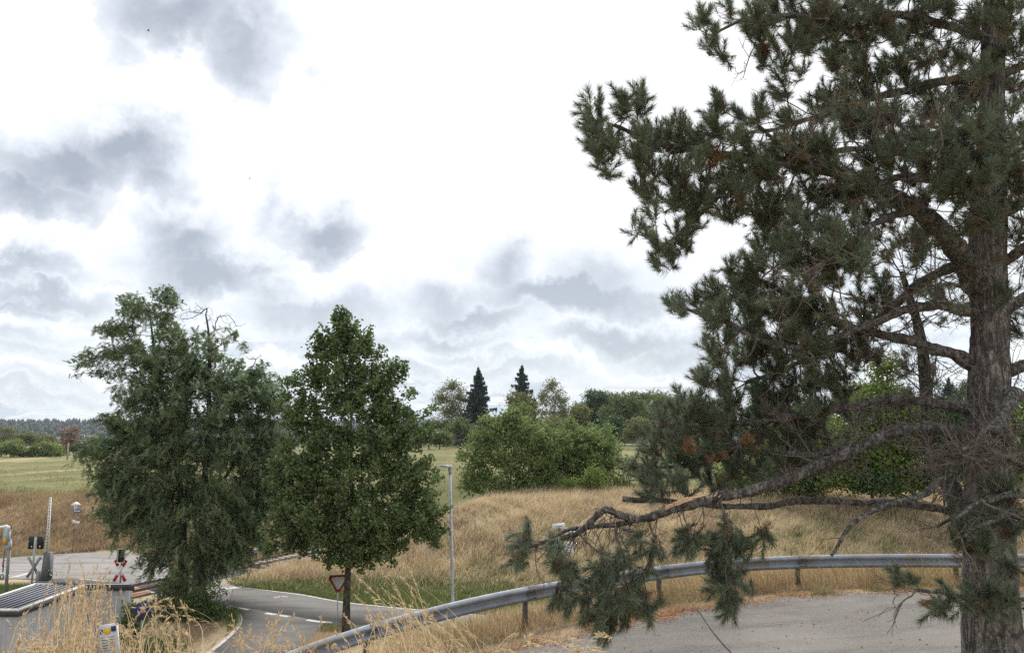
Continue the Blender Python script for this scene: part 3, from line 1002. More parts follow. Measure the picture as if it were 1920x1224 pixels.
def guard_rail(path, tops, label, name='guard_rail', spacing=3.65, first=1.0, side=1, m='rail_beam', post_h=1.0, bolts=True, group=None):
    path = np.asarray(path)
    s = np.r_[0, np.cumsum(np.linalg.norm(np.diff(path, axis=0), axis=1))]
    base = Vector(path[len(path) // 2])
    base.z = float(height(base.x, base.y))
    root = empty(name, base, label, 'guard rail', group)
    pr = w_profile()
    k = len(pr)

    def at(q):
        return np.array([np.interp(q, s, path[:, i]) for i in range(3)])
    joints = [0.0] + list(np.arange(first, s[-1], spacing)) + [s[-1]]
    for a, b in zip(joints[:-1], joints[1:]):
        if b - a < .2:
            continue
        ss = np.linspace(a + .004, b + (.16 if b < s[-1] else 0), 10)
        v = []
        for q in ss:
            p = at(q)
            tg = at(min(q + .1, s[-1])) - at(max(q - .1, 0))
            tg /= np.linalg.norm(tg)
            nrm = np.array([tg[1], -tg[0], 0]) * side
            nrm /= np.linalg.norm(nrm)
            over = .010 if q > b else 0.0
            for x, z in pr:
                v.append(p + nrm * (x - over * 2) + np.array([0, 0, z]))
        q = [(i * k + j, i * k + (j + 1) % k, (i + 1) * k + (j + 1) % k, (i + 1) * k + j) for i in range(9) for j in range(k)]
        half = len(pr) // 2
        q += [(j, k - 1 - j, k - 2 - j, j + 1) for j in range(half - 1)]
        e = 9 * k
        q += [(e + j + 1, e + k - 2 - j, e + k - 1 - j, e + j) for j in range(half - 1)]
        beam = MB().add(v, q).build('rail_beam', M[m], root, at=base)
    for j in joints[1:-1]:
        p = at(j)
        tg = at(min(j + .1, s[-1])) - at(max(j - .1, 0))
        tg /= np.linalg.norm(tg)
        nr = np.array([tg[1], -tg[0], 0]) * side
        nr /= np.linalg.norm(nr)
        gz = float(height(p[0], p[1]))
        rot = np.array([[tg[0], nr[0], 0], [tg[1], nr[1], 0], [0, 0, 1]])
        pb = MB()
        c = p - nr * .10
        # C section post
        zt = p[2] - .03
        pb.box((c[0], c[1], (zt + gz - .35) / 2), (.10, .008, zt - gz + .35), rot)
        for sg in (-1, 1):
            cc = c + np.array([tg[0], tg[1], 0]) * sg * .046 - nr * .035
            pb.box((cc[0], cc[1], (zt + gz - .35) / 2), (.008, .062, zt - gz + .35), rot)
        pb.build('post', M['post_dark'], root, at=base)
        if bolts:
            bb = MB()
            bb.box(p - nr * .05 + np.array([0, 0, -.157]), (.08, .08, .1), rot)
            for sx in (.045, .115):
                for zz in (-.065, -.235, -.12, -.19):
                    bp = p + np.array([tg[0], tg[1], 0]) * sx + nr * (.082 if zz in (-.065, -.235) else .02) + np.array([0, 0, zz])
                    bb.box(bp, (.042, .022, .036), rot)
            for zz, of_ in ((-.085, .074), (-.228, .074), (-.157, .008)):
                sp_ = p + np.array([tg[0], tg[1], 0]) * .158 + nr * of_ + np.array([0, 0, zz])
                bb.box(sp_, (.012, .014, .085 if of_ > .05 else .05), rot)
            bb.build('splice_bolts', M['post_dark'], root, at=base, kind='stuff')
    return root


guard_rail(rail_s, None, 'long galvanised guard rail curving round the edge of the upper car park', first=2.0, spacing=3.65)
fa, fb = P(500, 1003, 60), P(575, 992, 66)
fl = np.array([fa + (fb - fa) * t for t in np.linspace(-.5, 1.6, 20)])
for p in fl:
    p[2] = float(height(p[0], p[1])) + .95
guard_rail(fl, None, 'short grey guard rail seen between the two big trees beyond the track', spacing=4, first=2, bolts=False)


# ------------------------------------------------------------------ street furniture
def facing(deg):
    """matrix whose -Y axis faces the camera turned by deg"""
    return Matrix.Rotation(R(deg), 3, 'Z')


def plate(w, h, t=.02):
    return MB().box((0, 0, 0), (w, t, h))


def put(o, loc, rz=0, tilt=0, rx=0):
    o.location = loc
    o.rotation_euler = (rx, tilt, rz)
    return o


def text_mesh(name, body, size, m, parent, loc, rot=(math.pi / 2, 0, 0)):
    cu = bpy.data.curves.new(name, 'FONT')
    cu.body = body
    cu.size = size
    cu.align_x = 'CENTER'
    cu.align_y = 'CENTER'
    cu.extrude = .002
    tmp = bpy.data.objects.new(name, cu)
    COL.objects.link(tmp)
    dg = bpy.context.evaluated_depsgraph_get()
    me = bpy.data.meshes.new_from_object(tmp.evaluated_get(dg))
    bpy.data.objects.remove(tmp)
    bpy.data.curves.remove(cu)
    me.materials.clear()
    me.materials.append(m)
    o = bpy.data.objects.new(name, me)
    COL.objects.link(o)
    o.parent = parent
    o.location = loc
    o.rotation_euler = rot
    return o


# lamp post
lb = P(850, 1153, 41.2)
lb.z = 0
lt = P(843, 873, 41.2)
root = empty('street_lamp', lb, 'slim galvanised street lamp with flat head beside the oak tree', 'street lamp')
H = lt.z
lean = (lt.x - lb.x)
mb = MB().tube([(0, 0, -.2), (lean * .1, 0, 1.0), (lean * .16, 0, 1.15), (lean * .9, 0, H - .4)], [.105, .105, .085, .070], 12)
mb.build('pole', M['galv'], root, smooth=True)
MB().tube([(lean * .9, 0, H - .45), (lean * .98, 0, H - .08)], [.075, .085], 12).build('collar', M['grey'], root)
hd = MB()
hd.add([(lean + .12, -.16, H - .12), (lean + .12, .16, H - .12), (lean - .50, -.17, H - .03), (lean - .50, .17, H - .03),
        (lean + .12, -.14, H + .02), (lean + .12, .14, H + .02), (lean - .50, -.12, H + .05), (lean - .50, .12, H + .05)],
       [(0, 1, 3, 2), (4, 6, 7, 5), (0, 2, 6, 4), (1, 5, 7, 3), (0, 4, 5, 1), (2, 3, 7, 6)])
hd.build('lamp_head', M['galv'], root)
MB().box((lean - .28, 0, H - .085), (.34, .22, .015), Matrix.Rotation(-.14, 3, 'Y')).build('lamp_lens', M['sign_white'], root)

# give way sign
D = 38.0
sb = P(632, 1168, D)
sb.z = .02
st_ = P(630, 1079, D)
root = empty('give_way_sign', sb, 'red and white give way triangle on a grey pole beside the oak trunk', 'road sign')
hz = st_.z - sb.z
MB().tube([(0, 0, -.2), (0, 0, hz + .02)], .03, 10).build('pole', M['pole'], root)
c = .9
rt = Matrix.Rotation(R(16), 3, 'Z')


def tri(sz, y, zc):
    r = sz / math.sqrt(3)
    pts = []
    for a in (90 + 180, 30, 150):
        for da in (-9, 9):
            aa = R(a + da)
            pts.append((r * .97 * math.cos(aa), y, zc + r * .97 * math.sin(aa)))
    return pts


def tri_plate(sz, y0, y1, zc, m, nm, par):
    a, b = tri(sz, y0, zc), tri(sz, y1, zc)
    k = 6
    v = [rt @ Vector(p) for p in a + b]
    q = [(i, (i + 1) % k, k + (i + 1) % k, k + i) for i in range(k)]
    t = [(0, i, i + 1) for i in range(1, k - 1)] + [(k, k + i + 1, k + i) for i in range(1, k - 1)]
    return MB().add(v, q, t).build(nm, m, par)


zc = hz - c * .29
tri_plate(c, -.045, -.03, zc, M['shaded_red'], 'red_triangle', root)
tri_plate(c * .70, -.050, -.044, zc, M['shaded_white'], 'white_field', root)
MB().box((0, -.02, zc), (.1, .05, .06)).build('clamp', M['grey'], root)


def cross_arms(par, zc, L, w, deg, y, t, red=True):
    """St Andrew's cross of two boards; returns nothing"""
    rz = Matrix.Rotation(R(deg), 3, 'Z')
    for sgn in (-1, 1):
        ry = rz @ Matrix.Rotation(R(sgn * 31), 3, 'Y')
        off = rz @ Vector((0, y - (0.012 if sgn > 0 else 0), 0))
        b = MB().box(Vector((0, 0, zc)) + off, (w, t, L), ry)
        arm = b.build('cross_arm', M['sign_white'] if red else M['grey'], par)
        if red:
            for e in (-1, 1):
                cc = Vector((0, 0, zc)) + off + ry @ Vector((0, 0, e * L * .36))
                MB().box(cc, (w + .012, t + .016, L * .28), ry).build('red_end', M['red'], arm)


def signal_head(par, c, w, h, d, deg, frame=True, hoods=True, gap=0.0):
    rz = Matrix.Rotation(R(deg), 3, 'Z')
    c = Vector(c)
    body = MB().box(c, (w, d, h), rz).build('signal_head', M['black'], par)
    if frame:
        fr = MB()
        yo = -d / 2 - .008
        for dx, dz, sx, sz in ((0, h / 2, w + .10, .06), (0, -h / 2, w + .10, .06), (w / 2, 0, .06, h - .06), (-w / 2, 0, .06, h - .06)):
            fr.box(c + rz @ Vector((dx, yo, dz)), (sx, .02, sz), rz)
        fr.build('white_border', M['sign_white'], par)
    if hoods:
        for dz in (h * .24, -h * .24):
            hb = MB()
            th = np.linspace(R(-20), R(200), 10)
            r = w * .30
            ring = []
            for yy in (-d / 2, -d / 2 - .22):
                ring += [c + rz @ Vector((r * math.cos(a), yy, dz + r * math.sin(a))) for a in th]
                ring += [c + rz @ Vector((r * .9 * math.cos(a), yy, dz + r * .9 * math.sin(a))) for a in th[::-1]]
            k = 20
            q = [(i, (i + 1) % k, k + (i + 1) % k, k + i) for i in range(k)]
            hb.add(ring, q)
            hb.build('lamp_hood', M['black'], par)
            ln = MB().tube([c + rz @ Vector((0, -d / 2 - .001, dz)), c + rz @ Vector((0, -d / 2 - .02, dz))], r * .85, 14)
            ln.build('lamp_lens', M['dark_grey'], par)


# front crossing signal with red and white cross
D = 47.0
b0 = P(226, 1069, D)
root = empty('crossing_signal', (b0.x, b0.y, 0), 'red and white crossing signal facing us above the shed roof', 'crossing signal')
MB().tube([(0, .06, -.2), (0, .06, P(0, 1031, D).z)], .05, 10).build('pole', M['grey'], root)
cross_arms(root, b0.z, 1.42, .17, -8, -.03, .025)
sc_ = P(229, 1040.5, D)
signal_head(root, (sc_.x - b0.x, -.1, sc_.z), .36, .78, .18, 26)
MB().box((sc_.x - b0.x - .26, .12, sc_.z), (.22, .2, .62), Matrix.Rotation(R(26), 3, 'Z')).build('side_box', M['dark_grey'], root)

# rear view crossing signal at the left
D = 50.4
b0 = P(63, 1060, D)
root = empty('crossing_signal', (b0.x, b0.y, 0), 'crossing signal seen from its grey back, with two dark boxes above the cross', 'crossing signal')
MB().tube([(0, -.04, -.2), (0, -.04, P(0, 1007, D).z)], .065, 10).build('pole', M['pole'], root)
cross_arms(root, b0.z - .1, 1.5, .18, 4, .06, .025, red=False)
z1 = P(0, 1017, D).z
for sx in (-.27, .27):
    body = MB().box((sx, .12, z1), (.36, .2, .80), Matrix.Rotation(R(-sx * 40), 3, 'Z')).build('signal_head', M['black'], root)
    MB().box((sx + .04, .0, z1 - .24), (.05, .03, .12)).build('latch', M['sign_white'], body)
for dz in (.2, -.08, -.32):
    MB().tube([(-.46, .26, z1 + dz), (-.62, .34, z1 + dz - .02)], .085, 10).build('lamp_hood', M['black'], root)

# red and white cross behind the locust tree
D = 56
b0 = P(437, 1053, D)
root = empty('crossing_sign', (b0.x, b0.y, 0), 'red tipped crossing cross half hidden behind the big locust tree by the track', 'crossing signal')
MB().tube([(0, .06, -.2), (0, .06, b0.z + .7)], .05, 10).build('pole', M['grey'], root)
cross_arms(root, b0.z, 1.4, .17, 10, -.03, .025)
# grey relay cabinet behind the locust trunk
D = 57
b0 = P(311, 1046, D)
root = empty('relay_cabinet', (b0.x, b0.y, 0), 'small grey relay cabinet by the road behind the locust tree', 'cabinet')
hh = P(0, 1036, D).z
MB().box((0, 0, hh / 2), (.62, .5, hh)).build('body', M['galv'], root)
MB().box((0, 0, hh + .03), (.72, .6, .06)).build('lid', M['grey'], root)
MB().box((0, -.26, hh / 2 + .05), (.5, .02, hh * .75)).build('door', M['pole'], root)

# raised barrier
D = 50.0
bb_ = P(87, 1086, D)
tp_ = P(95.5, 932, D)
p1 = P(88.5, 1036, D)
root = empty('crossing_barrier', (bb_.x, bb_.y, 0), 'raised white barrier boom with black studs on a dark grey drive pillar', 'barrier')
hb = p1.z + .05
MB().add([(-.25, -.3, -.1), (.24, -.3, -.1), (.24, .3, -.1), (-.25, .3, -.1), (-.17, -.22, hb), (.21, -.22, hb), (.21, .22, hb), (-.17, .22, hb)],
         [(0, 3, 2, 1), (4, 5, 6, 7), (0, 1, 5, 4), (1, 2, 6, 5), (2, 3, 7, 6), (3, 0, 4, 7)]).build('drive_pillar', M['dark_grey'], root)
MB().box((-.44, -.05, .42), (.22, .35, 1.04)).build('counterweight', M['grey'], root)
MB().box((.30, -.05, .75), (.08, .3, .5)).build('guard_plate', M['dark_grey'], root)
a_ = Vector((p1.x - bb_.x, -.05, p1.z - .25))
e_ = Vector((tp_.x - bb_.x, -.05, tp_.z))
dr = (e_ - a_).normalized()
right = Vector((1, 0, 0)) - dr * dr.x
right.normalize()
fwd = dr.cross(right).normalized()
q3 = Matrix((right, -fwd, dr)).transposed()
bv = []
for pt, w_, t_ in ((a_, .095, .05), (e_, .06, .035)):
    bv += [pt + right * (sx * w_) + fwd * (sy * t_) for sx, sy in ((-1, -1), (1, -1), (1, 1), (-1, 1))]
boom = MB().add(bv, [(0, 3, 2, 1), (4, 5, 6, 7), (0, 1, 5, 4), (1, 2, 6, 5), (2, 3, 7, 6), (3, 0, 4, 7)]).build('boom', M['white'], root)
n_ = 19
for i in range(n_):
    t = .04 + .93 * i / (n_ - 1)
    cc = a_ + (e_ - a_) * t + right * (.025 if i % 2 else .01)
    MB().box(cc + Vector((0, -.055, 0)), (.05, .02, .06), q3).build('stud', M['black'], boom)

# lantern post
D = 62.5
b0 = P(137, 1016, D)
gz = float(height(b0.x, b0.y))
root = empty('lantern_post', (b0.x, b0.y, gz), 'thin post with white roofed lantern and blue street sign on the dry bank', 'lantern')
z = lambda py: P(0, py, D).z - gz
MB().tube([(0, 0, -.3), (0, 0, z(958))], .028, 8).build('pole', M['dark_grey'], root)
MB().lathe((0, 0, 0), [(.01, z(940)), (.12, z(941.5)), (.36, z(945.6)), (.34, z(946.4)), (.01, z(945.2))], 16).build('roof', M['white'], root)
MB().lathe((0, 0, 0), [(.20, z(946)), (.17, z(954)), (.08, z(955)), (.01, z(955))], 6).build('lantern_glass', M['sign_white'], root)
for i in range(6):
    a = TAU * i / 6
    MB().bar((.205 * math.cos(a), .205 * math.sin(a), z(946)), (.175 * math.cos(a), .175 * math.sin(a), z(954)), .02).build('frame_bar', M['grey'], root)
s1 = MB().box((.17, -.04, z(957)), (.66, .02, .26), Matrix.Rotation(R(5), 3, 'Y')).build('street_sign', M['blue'], root)
for i in range(5):
    MB().box((-.06 + i * .11, -.053, z(957) - .02 - i * .002), (.07, .004, .10)).build('lettering', M['sign_white'], s1)
MB().box((.16, -.04, z(978.5)), (.56, .02, .17), Matrix.Rotation(R(3), 3, 'Y')).build('white_plate', M['sign_white'], root)
MB().box((-.04, -.045, z(976.5)), (.2, .02, .2)).build('small_plate', M['sign_white'], root)

# post with arm lamp at the far left
D = 46
b0 = P(19, 1110, D)
root = empty('signal_mast', (b0.x, b0.y, 0), 'grey steel mast with arm lamp, orange label and ringed white plate at the left edge', 'mast')
z = lambda py: P(0, py, D).z
x = lambda px: P(px, 1000, D).x - b0.x
MB().box((x(20), 0, z(1060)), (.13, .13, z(1020) - z(1112) + .3)).build('pole', M['grey'], root)
MB().box((x(17.5), 0, z(1022)), (.3, .16, .5)).build('bracket', M['pole'], root)
hx = MB().box((x(13.5), -.02, z(1004)), (.30, .26, z(990) - z(1020))).build('equipment_box', M['pole'], root)
MB().box((x(13), -.16, z(1014)), (.20, .015, .36)).build('orange_label', M['orange_print'], hx)
MB().tube([(x(17), 0, z(995)), (x(16), 0, z(988)), (x(11), 0, z(986)), (x(0), 0, z(988)), (x(-14), 0, z(989))], [.06, .075, .08, .075, .05], 10).build('lamp_arm', M['sign_white'], root, smooth=True)
MB().tube([(x(20), 0, z(992)), (x(20), 0, z(984.5))], .04, 8).build('finial', M['dark_grey'], root)
MB().tube([(x(12.5), -.05, z(1030)), (x(12), -.05, z(1050)), (x(12.5), -.05, z(1072))], .035, 8).build('cable', M['dark_grey'], root)
MB().box((x(11.8), -.06, z(1057)), (.07, .05, .3)).build('red_handle', M['red'], root)
for py in (1050, 1062):
    MB().box((x(16), 0, z(py)), (.22, .04, .04)).build('rung', M['pole'], root)
pl = MB().box((x(12), -.06, z(1080)), (.30, .03, .40)).build('white_plate', M['sign_white'], root)
th = np.linspace(0, TAU, 17)
rg = MB().tube([(x(12) + .10 * math.cos(a), -.085, z(1080) + .14 * math.sin(a)) for a in th], .022, 6)
rg.build('black_ring', M['black'], pl)


# ------------------------------------------------------------------ shed
def corrugated(p0, p1, z0, z1, out, pitch=.14, dep=.02):
    p0, p1 = Vector(p0), Vector(p1)
    L = (p1 - p0).length
    d = (p1 - p0).normalized()
    n = Vector(out).normalized()
    prof = []
    k = int(L / pitch)
    for i in range(k):
        s = i * L / k
        w = L / k
        prof += [(s, 0), (s + w * .42, 0), (s + w * .55, dep), (s + w * .87, dep)]
    prof.append((L, 0))
    v = []
    for zz in (z0, z1):
        v += [(*(p0 + d * s + n * o).xy, zz) for s, o in prof]
    k = len(prof)
    return MB().add(v, [(i, i + 1, k + i + 1, k + i) for i in range(k - 1)])


sz = P(34, 1143, 22.7).z
A_ = P(34, 1143, 22.7)
root = empty('shed', (A_.x - 1, A_.y + 2, float(height(A_.x, A_.y + 2))), 'grey corrugated shed with a slatted white framed roof panel behind the tall grass', 'shed')
RO = root.location
x0, x1, y0, y1 = A_.x - 1.75, A_.x, A_.y, A_.y + 3.6
gz = 0.6
x2, y2, y3 = -12.75, y1 - .25, y1 + .12
core = MB().prism([(x0 + .03, y0 + .03), (x1 - .03, y0 + .03), (x1 - .03, y2 + .03), (x2 - .03, y2 + .03), (x2 - .03, y3), (x0 + .03, y3)], gz, sz - .16)
core.build('wall_core', M['wall_sheet'], root, at=RO)
for a, b, n in (((x0, y0), (x1, y0), (0, -1)), ((x1, y0), (x1, y2), (1, 0)), ((x1, y2), (x2, y2), (0, -1)), ((x2, y2), (x2, y3), (1, 0)), ((x0, y3), (x0, y0), (-1, 0))):
    corrugated((*a, 0), (*b, 0), gz, sz - .17, (*n, 0)).build('corrugated_wall', M['wall_sheet'], root, at=RO)
# eaves board and panel
MB().box(((x0 + x1) / 2, (y0 + y1) / 2, sz - .11), (x1 - x0 + .12, y1 - y0 + .12, .13)).build('eaves', M['roof_dark'], root, at=RO)
pc = Vector(((x0 + x1) / 2, (y0 + y1) / 2, sz))
panel = MB().box((pc.x, pc.y, sz - .03), (x1 - x0 + .02, y1 - y0 + .02, .03)).build('roof_panel', M['panel_dark'], root, at=RO)
for sx in (-1, 1):
    MB().box((pc.x + sx * (x1 - x0) / 2, pc.y, sz), (.045, y1 - y0 + .045, .07)).build('frame', M['white'], panel, at=RO)
for sy in (-1, 1):
    MB().box((pc.x, pc.y + sy * (y1 - y0) / 2, sz), (x1 - x0 - .047, .045, .068)).build('frame', M['white'], panel, at=RO)
for i in range(8):
    xx = x0 + (x1 - x0) * (i + .9) / 8.8
    MB().box((xx, pc.y, sz - .003), (.030, y1 - y0 - .065, .03)).build('batten', M['batten'], panel, at=RO)
# flat black roof of the rear part
MB().prism([(x0 - .1, y1 + .06), (x2 + .28, y1 - .34), (x2 - .9, y3 + .12), (x0 - .1, y3 + .12)], sz - .06, sz + .05).build('flat_roof', M['roof_dark'], root, at=RO)
MB().box(((x1 + x2) / 2 + .2, y2 - .12, sz - .04), (x2 - x1 + .2, .04, .17)).build('fascia', M['roof_dark'], root, at=RO)
MB().tube([(x1 + .1, y1 - .36, sz + .07), (x2 + .1, y1 - .35, sz + .075)], .012, 6).build('roof_wire', M['white'], root, at=RO)


# ------------------------------------------------------------------ small boards
def board(name, px, py, D, w, h, rz, ry, rx, m, label, cat):
    c = P(px, py, D)
    gz = float(height(c.x, c.y))
    root = empty(name, (c.x, c.y, gz), label, cat)
    b = MB().box((0, 0, 0), (w, .018, h)).build('board', M[m], root)
    b.location = (0, 0, c.z - gz)
    b.rotation_euler = (R(rx), R(ry), R(rz))
    MB().tube([(0, .05, -.3), (0, .035, c.z - gz + h * .25)], .022, 8).build('post', M['grey'], root)
    return root, b


root, b = board('notice_board', 206, 1206, 5.2, .123, .245, -6, -9, 0, 'board_white', 'tilted white notice with purple and yellow header among tall grass stalks', 'notice board')
q = 1 / 2.68
MB().box((.11 * q, -.011, .25 * q), (.09 * q, .004, .085 * q)).build('purple_panel', M['navy'], b)
MB().box((-.125 * q, -.011, .225 * q), (.05 * q, .004, .075 * q)).build('purple_panel', M['navy'], b)
MB().box((-.01 * q, -.011, .225 * q), (.11 * q, .004, .10 * q)).build('yellow_logo', M['yellow'], b)
ln = MB()
for i in range(8):
    y = .12 - i * .045
    for s_, e_ in ((-.135, -.01), (.02, .135)):
        xx = s_
        while xx < e_ - .015:
            ww = min(random.uniform(.015, .04), e_ - xx)
            ln.box(((xx + ww / 2) * q, -.0105, (y + random.uniform(-.003, .003)) * q), (ww * q, .003, .010 * q))
            xx += ww + .008
ln.build('text_lines', M['ink'], b, kind='stuff')
root, b = board('advert_board', 266, 1145, 23.6, .56, .50, -14, -24, 6, 'navy', 'dark blue board with a small pale picture leaning in the shrubs behind the shed', 'advert board')
# skew of the board comes from its turned stand
MB().box((.06, -.012, .03), (.15, .006, .19), Matrix.Rotation(R(12), 3, 'Y')).build('picture', mat('print_pale', (.55, .42, .42), (.35, .2, .24), 24, rough=.5), b)
lt_ = MB()
for k_ in range(3):
    lt_.box((-.19 + k_ * .075, -.012, -.06 + k_ * .03), (.045, .006, .016), Matrix.Rotation(R(-14), 3, 'Y'))
lt_.box((-.12, -.012, .02), (.02, .006, .10), Matrix.Rotation(R(20), 3, 'Y'))
lt_.build('lettering', M['sign_white'], b)

D = 52
root, b = board('direction_sign', 1047.5, 986, D, .86, .38, 6, -6, 0, 'sign_white', 'small white direction plate left of the other white sign on the bank', 'road sign')
MB().box((0, -.012, 0), (.5, .006, .05)).build('lettering', M['ink'], b)
root, b = board('information_sign', 1070, 999, D + .4, .74, .74, 8, -3, 0, 'sign_white', 'larger white information sign on the bank behind the broken pine branch', 'road sign')
tx = MB()
for i in range(6):
    tx.box((0, -.012, .26 - i * .10), (.56 - .1 * (i % 3), .006, .028))
tx.build('text_lines', M['ink'], b)
lo = MB().box((-.1, 0, P(0, 1030, D).z - root.location.z), (.6, .018, .86)).build('lower_board', M['sign_white'], root)
tx = MB()
for i in range(7):
    tx.box((-.1, -.012, P(0, 1030, D).z - root.location.z + .33 - i * .11), (.44 - .08 * (i % 3), .006, .03))
tx.build('text_lines', M['ink'], lo)
# thin marker stake in the field by the lamp
b0 = P(867, 928, 76)
g0 = float(height(b0.x, b0.y))
root = empty('marker_stake', (b0.x, b0.y, g0), 'thin pale stake standing at the field edge right of the street lamp', 'stake')
MB().tube([(0, 0, -.2), (.02, 0, P(0, 892, 76).z - g0)], .022, 6).build('shaft', M['white'], root)
MB().lathe((.02, 0, P(0, 892, 76).z - g0), [(.001, .05), (.035, .03), (.035, -.03), (.001, -.05)], 8).build('cap', M['white'], root)

# thin dark cable lying over the car park
pts = []
for t in np.linspace(0, 1, 24):
    px, py = 1287 + (1392 - 1287) * t, 1120 + (1255 - 1120) * t
    d = ray(px, py)
    # meet the sloping plane z = 5.65 + .06 x
    k_ = (5.65 - CAMZ) / (d.z - .06 * d.x)
    pts.append((d.x * k_ + .02 * math.sin(t * 9), d.y * k_, 5.65 + .06 * d.x * k_ + (.045 if t > .12 else .03)))
cb_ = MB().tube(pts, .011, 6).build('cable', M['post_dark'])
tag(cb_, 'thin dark cable lying straight across the car park asphalt', 'cable')

# two birds, far up
for px, py, D, s, nm in ((278, 58, 90, 1.0, 'dark bird flying high near the top left cloud'), (468, 335, 120, 1.0, 'dark bird flying between the middle clouds')):
    c = P(px, py, D)
    bm = MB()
    bm.tube([(-.16, 0, 0), (-.08, 0, 0), (.05, 0, 0), (.14, 0, .01), (.19, 0, 0)], [.01, .045, .05, .03, .008], 8)
    bd = bm.build('bird', M['black'])
    bd.location = c
    bd.rotation_euler = (0, 0, R(25))
    bd.scale = (s, s, s)
    tag(bd, nm, 'bird')
    for sg in (-1, 1):
        MB().add([(.06, 0, .02), (-.06, 0, .02), (.09, sg * .16, .09), (-.02, sg * .18, .085), (-.04, sg * .36, .05)], None, [(0, 1, 2), (1, 3, 2), (2, 3, 4)]).build('wing', M['black'], bd)


# ------------------------------------------------------------------ trees: skeletons and leaves
class Skel:
    """branch skeleton grown by joining every new tip to the best existing node"""
    def __init__(s, cap=90000):
        s.P = np.zeros((cap, 3))
        s.par = np.full(cap, -1, int)
        s.L = np.zeros(cap)
        s.r = np.zeros(cap)          # fixed radius where > 0
        s.limb = np.zeros(cap, int)
        s.ok = np.ones(cap, bool)    # may carry children
        s.n = 0
        s.chains = []                # (start node, [nodes], limb)
        s.tips = []

    def chain(s, start, pts, limb=None, rad=None, ok=True):
        ids = []
        p = start
        for i, q in enumerate(pts):
            k = s.n
            s.P[k] = q
            s.par[k] = p
            s.L[k] = 0 if p < 0 else s.L[p] + np.linalg.norm(s.P[k] - s.P[p])
            s.limb[k] = limb if limb is not None else s.limb[p]
            if rad is not None:
                s.r[k] = rad[i]
            s.ok[k] = ok
            ids.append(k)
            p = k
            s.n += 1
        s.chains.append((start, ids, s.limb[ids[0]], rad is not None))
        return ids

    def attach(s, tip, enddir=None, bias=.3, step=.25, sag=0.0, wig=.05, mask=None, start_pull=.35, lift=0.0, minL=0.0):
        tip = np.asarray(tip, float)
        n = s.n
        d = np.linalg.norm(s.P[:n] - tip, axis=1)
        cost = d + bias * s.L[:n] + np.where(s.ok[:n], 0, 1e6)
        if lift:
            cost = cost + lift * np.maximum(0, s.P[:n, 2] - tip[2])
        if minL:
            cost = cost + np.where(s.L[:n] < minL, 1e3, 0)
        i = int(np.argmin(cost))
        a = s.P[i]
        dd = d[i]
        if dd < 1e-3:
            return i
        pr = s.par[i]
        t0 = (a - s.P[pr]) if pr >= 0 else (tip - a)
        t0 = t0 / (np.linalg.norm(t0) + 1e-9)
        di = (tip - a) / dd
        c1 = a + (t0 * start_pull + di * (1 - start_pull)) * dd * .4
        c2 = tip - (enddir if enddir is not None else di) * dd * .3
        k = max(2, int(dd / step))
        t = np.linspace(0, 1, k + 1)[1:, None]
        pts = (1 - t) ** 3 * a + 3 * (1 - t) ** 2 * t * c1 + 3 * (1 - t) * t * t * c2 + t ** 3 * tip
        pts = pts + rng.normal(0, wig * dd, (k, 3)) * np.sin(math.pi * t) * .5
        pts[:, 2] -= sag * dd * np.sin(math.pi * t[:, 0])
        ids = s.chain(i, pts)
        s.tips.append(ids[-1])
        return ids[-1]

    def radii(s, tip=.006, ex=2.3, cap=None):
        a = np.zeros(s.n)
        ch = np.zeros(s.n, int)
        for k in range(s.n):
            if s.par[k] >= 0:
                ch[s.par[k]] += 1
        for k in range(s.n - 1, -1, -1):
            if ch[k] == 0:
                a[k] += tip ** ex
            if s.par[k] >= 0:
                a[s.par[k]] += a[k]
        rr = a ** (1 / ex)
        rr = np.where(s.r[:s.n] > 0, s.r[:s.n], rr)
        if cap:
            rr = np.minimum(rr, cap)
        s.R = rr

    def tubes(s, mb, limb=None, sides=4, minr=0.0, big=8, skip_fixed=False, thin=False):
        for st, ids, lb, fixed in s.chains:
            if limb is not None and lb != limb:
                continue
            if skip_fixed and fixed:
                continue
            r = s.R[ids]
            if r.max() < minr:
                continue
            pts = s.P[ids]
            if st >= 0:
                pts = np.vstack([s.P[st], pts])
                r = np.r_[min(r[0] * 1.15, s.R[st]), r]
            if thin and len(pts) > 5:
                sel = np.r_[np.arange(0, len(pts) - 1, 2), len(pts) - 1]
                pts, r = pts[sel], r[sel]
            n = big if r.max() > .05 else sides
            mb.tube(pts, r, n, cap=False)


def unit(v):
    return v / (np.linalg.norm(v, axis=-1, keepdims=True) + 1e-9)


def leaves(mb, c, size, up=.6, aspect=.55, droop=0.0, fold=.25):
    """bent rhombic leaves at points c"""
    k = len(c)
    nrm = unit(rng.normal(0, 1, (k, 3)) + np.array([0, 0, up]))
    d = unit(np.cross(nrm, rng.normal(0, 1, (k, 3))) + np.array([0, 0, -droop]))
    w = unit(np.cross(nrm, d))
    sz = size if not np.isscalar(size) else rng.uniform(.7, 1.25, k) * size
    sz = sz[:, None]
    up_ = np.cross(d, w)
    v = np.stack([c - d * sz * .5, c + w * sz * aspect * .5 + up_ * sz * fold * .2, c + d * sz * .5, c - w * sz * aspect * .5 + up_ * sz * fold * .2], 1)
    i = np.arange(k)[:, None] * 4
    mb.add(v.reshape(-1, 3), q=i + np.array([0, 1, 2, 3]))
    return mb


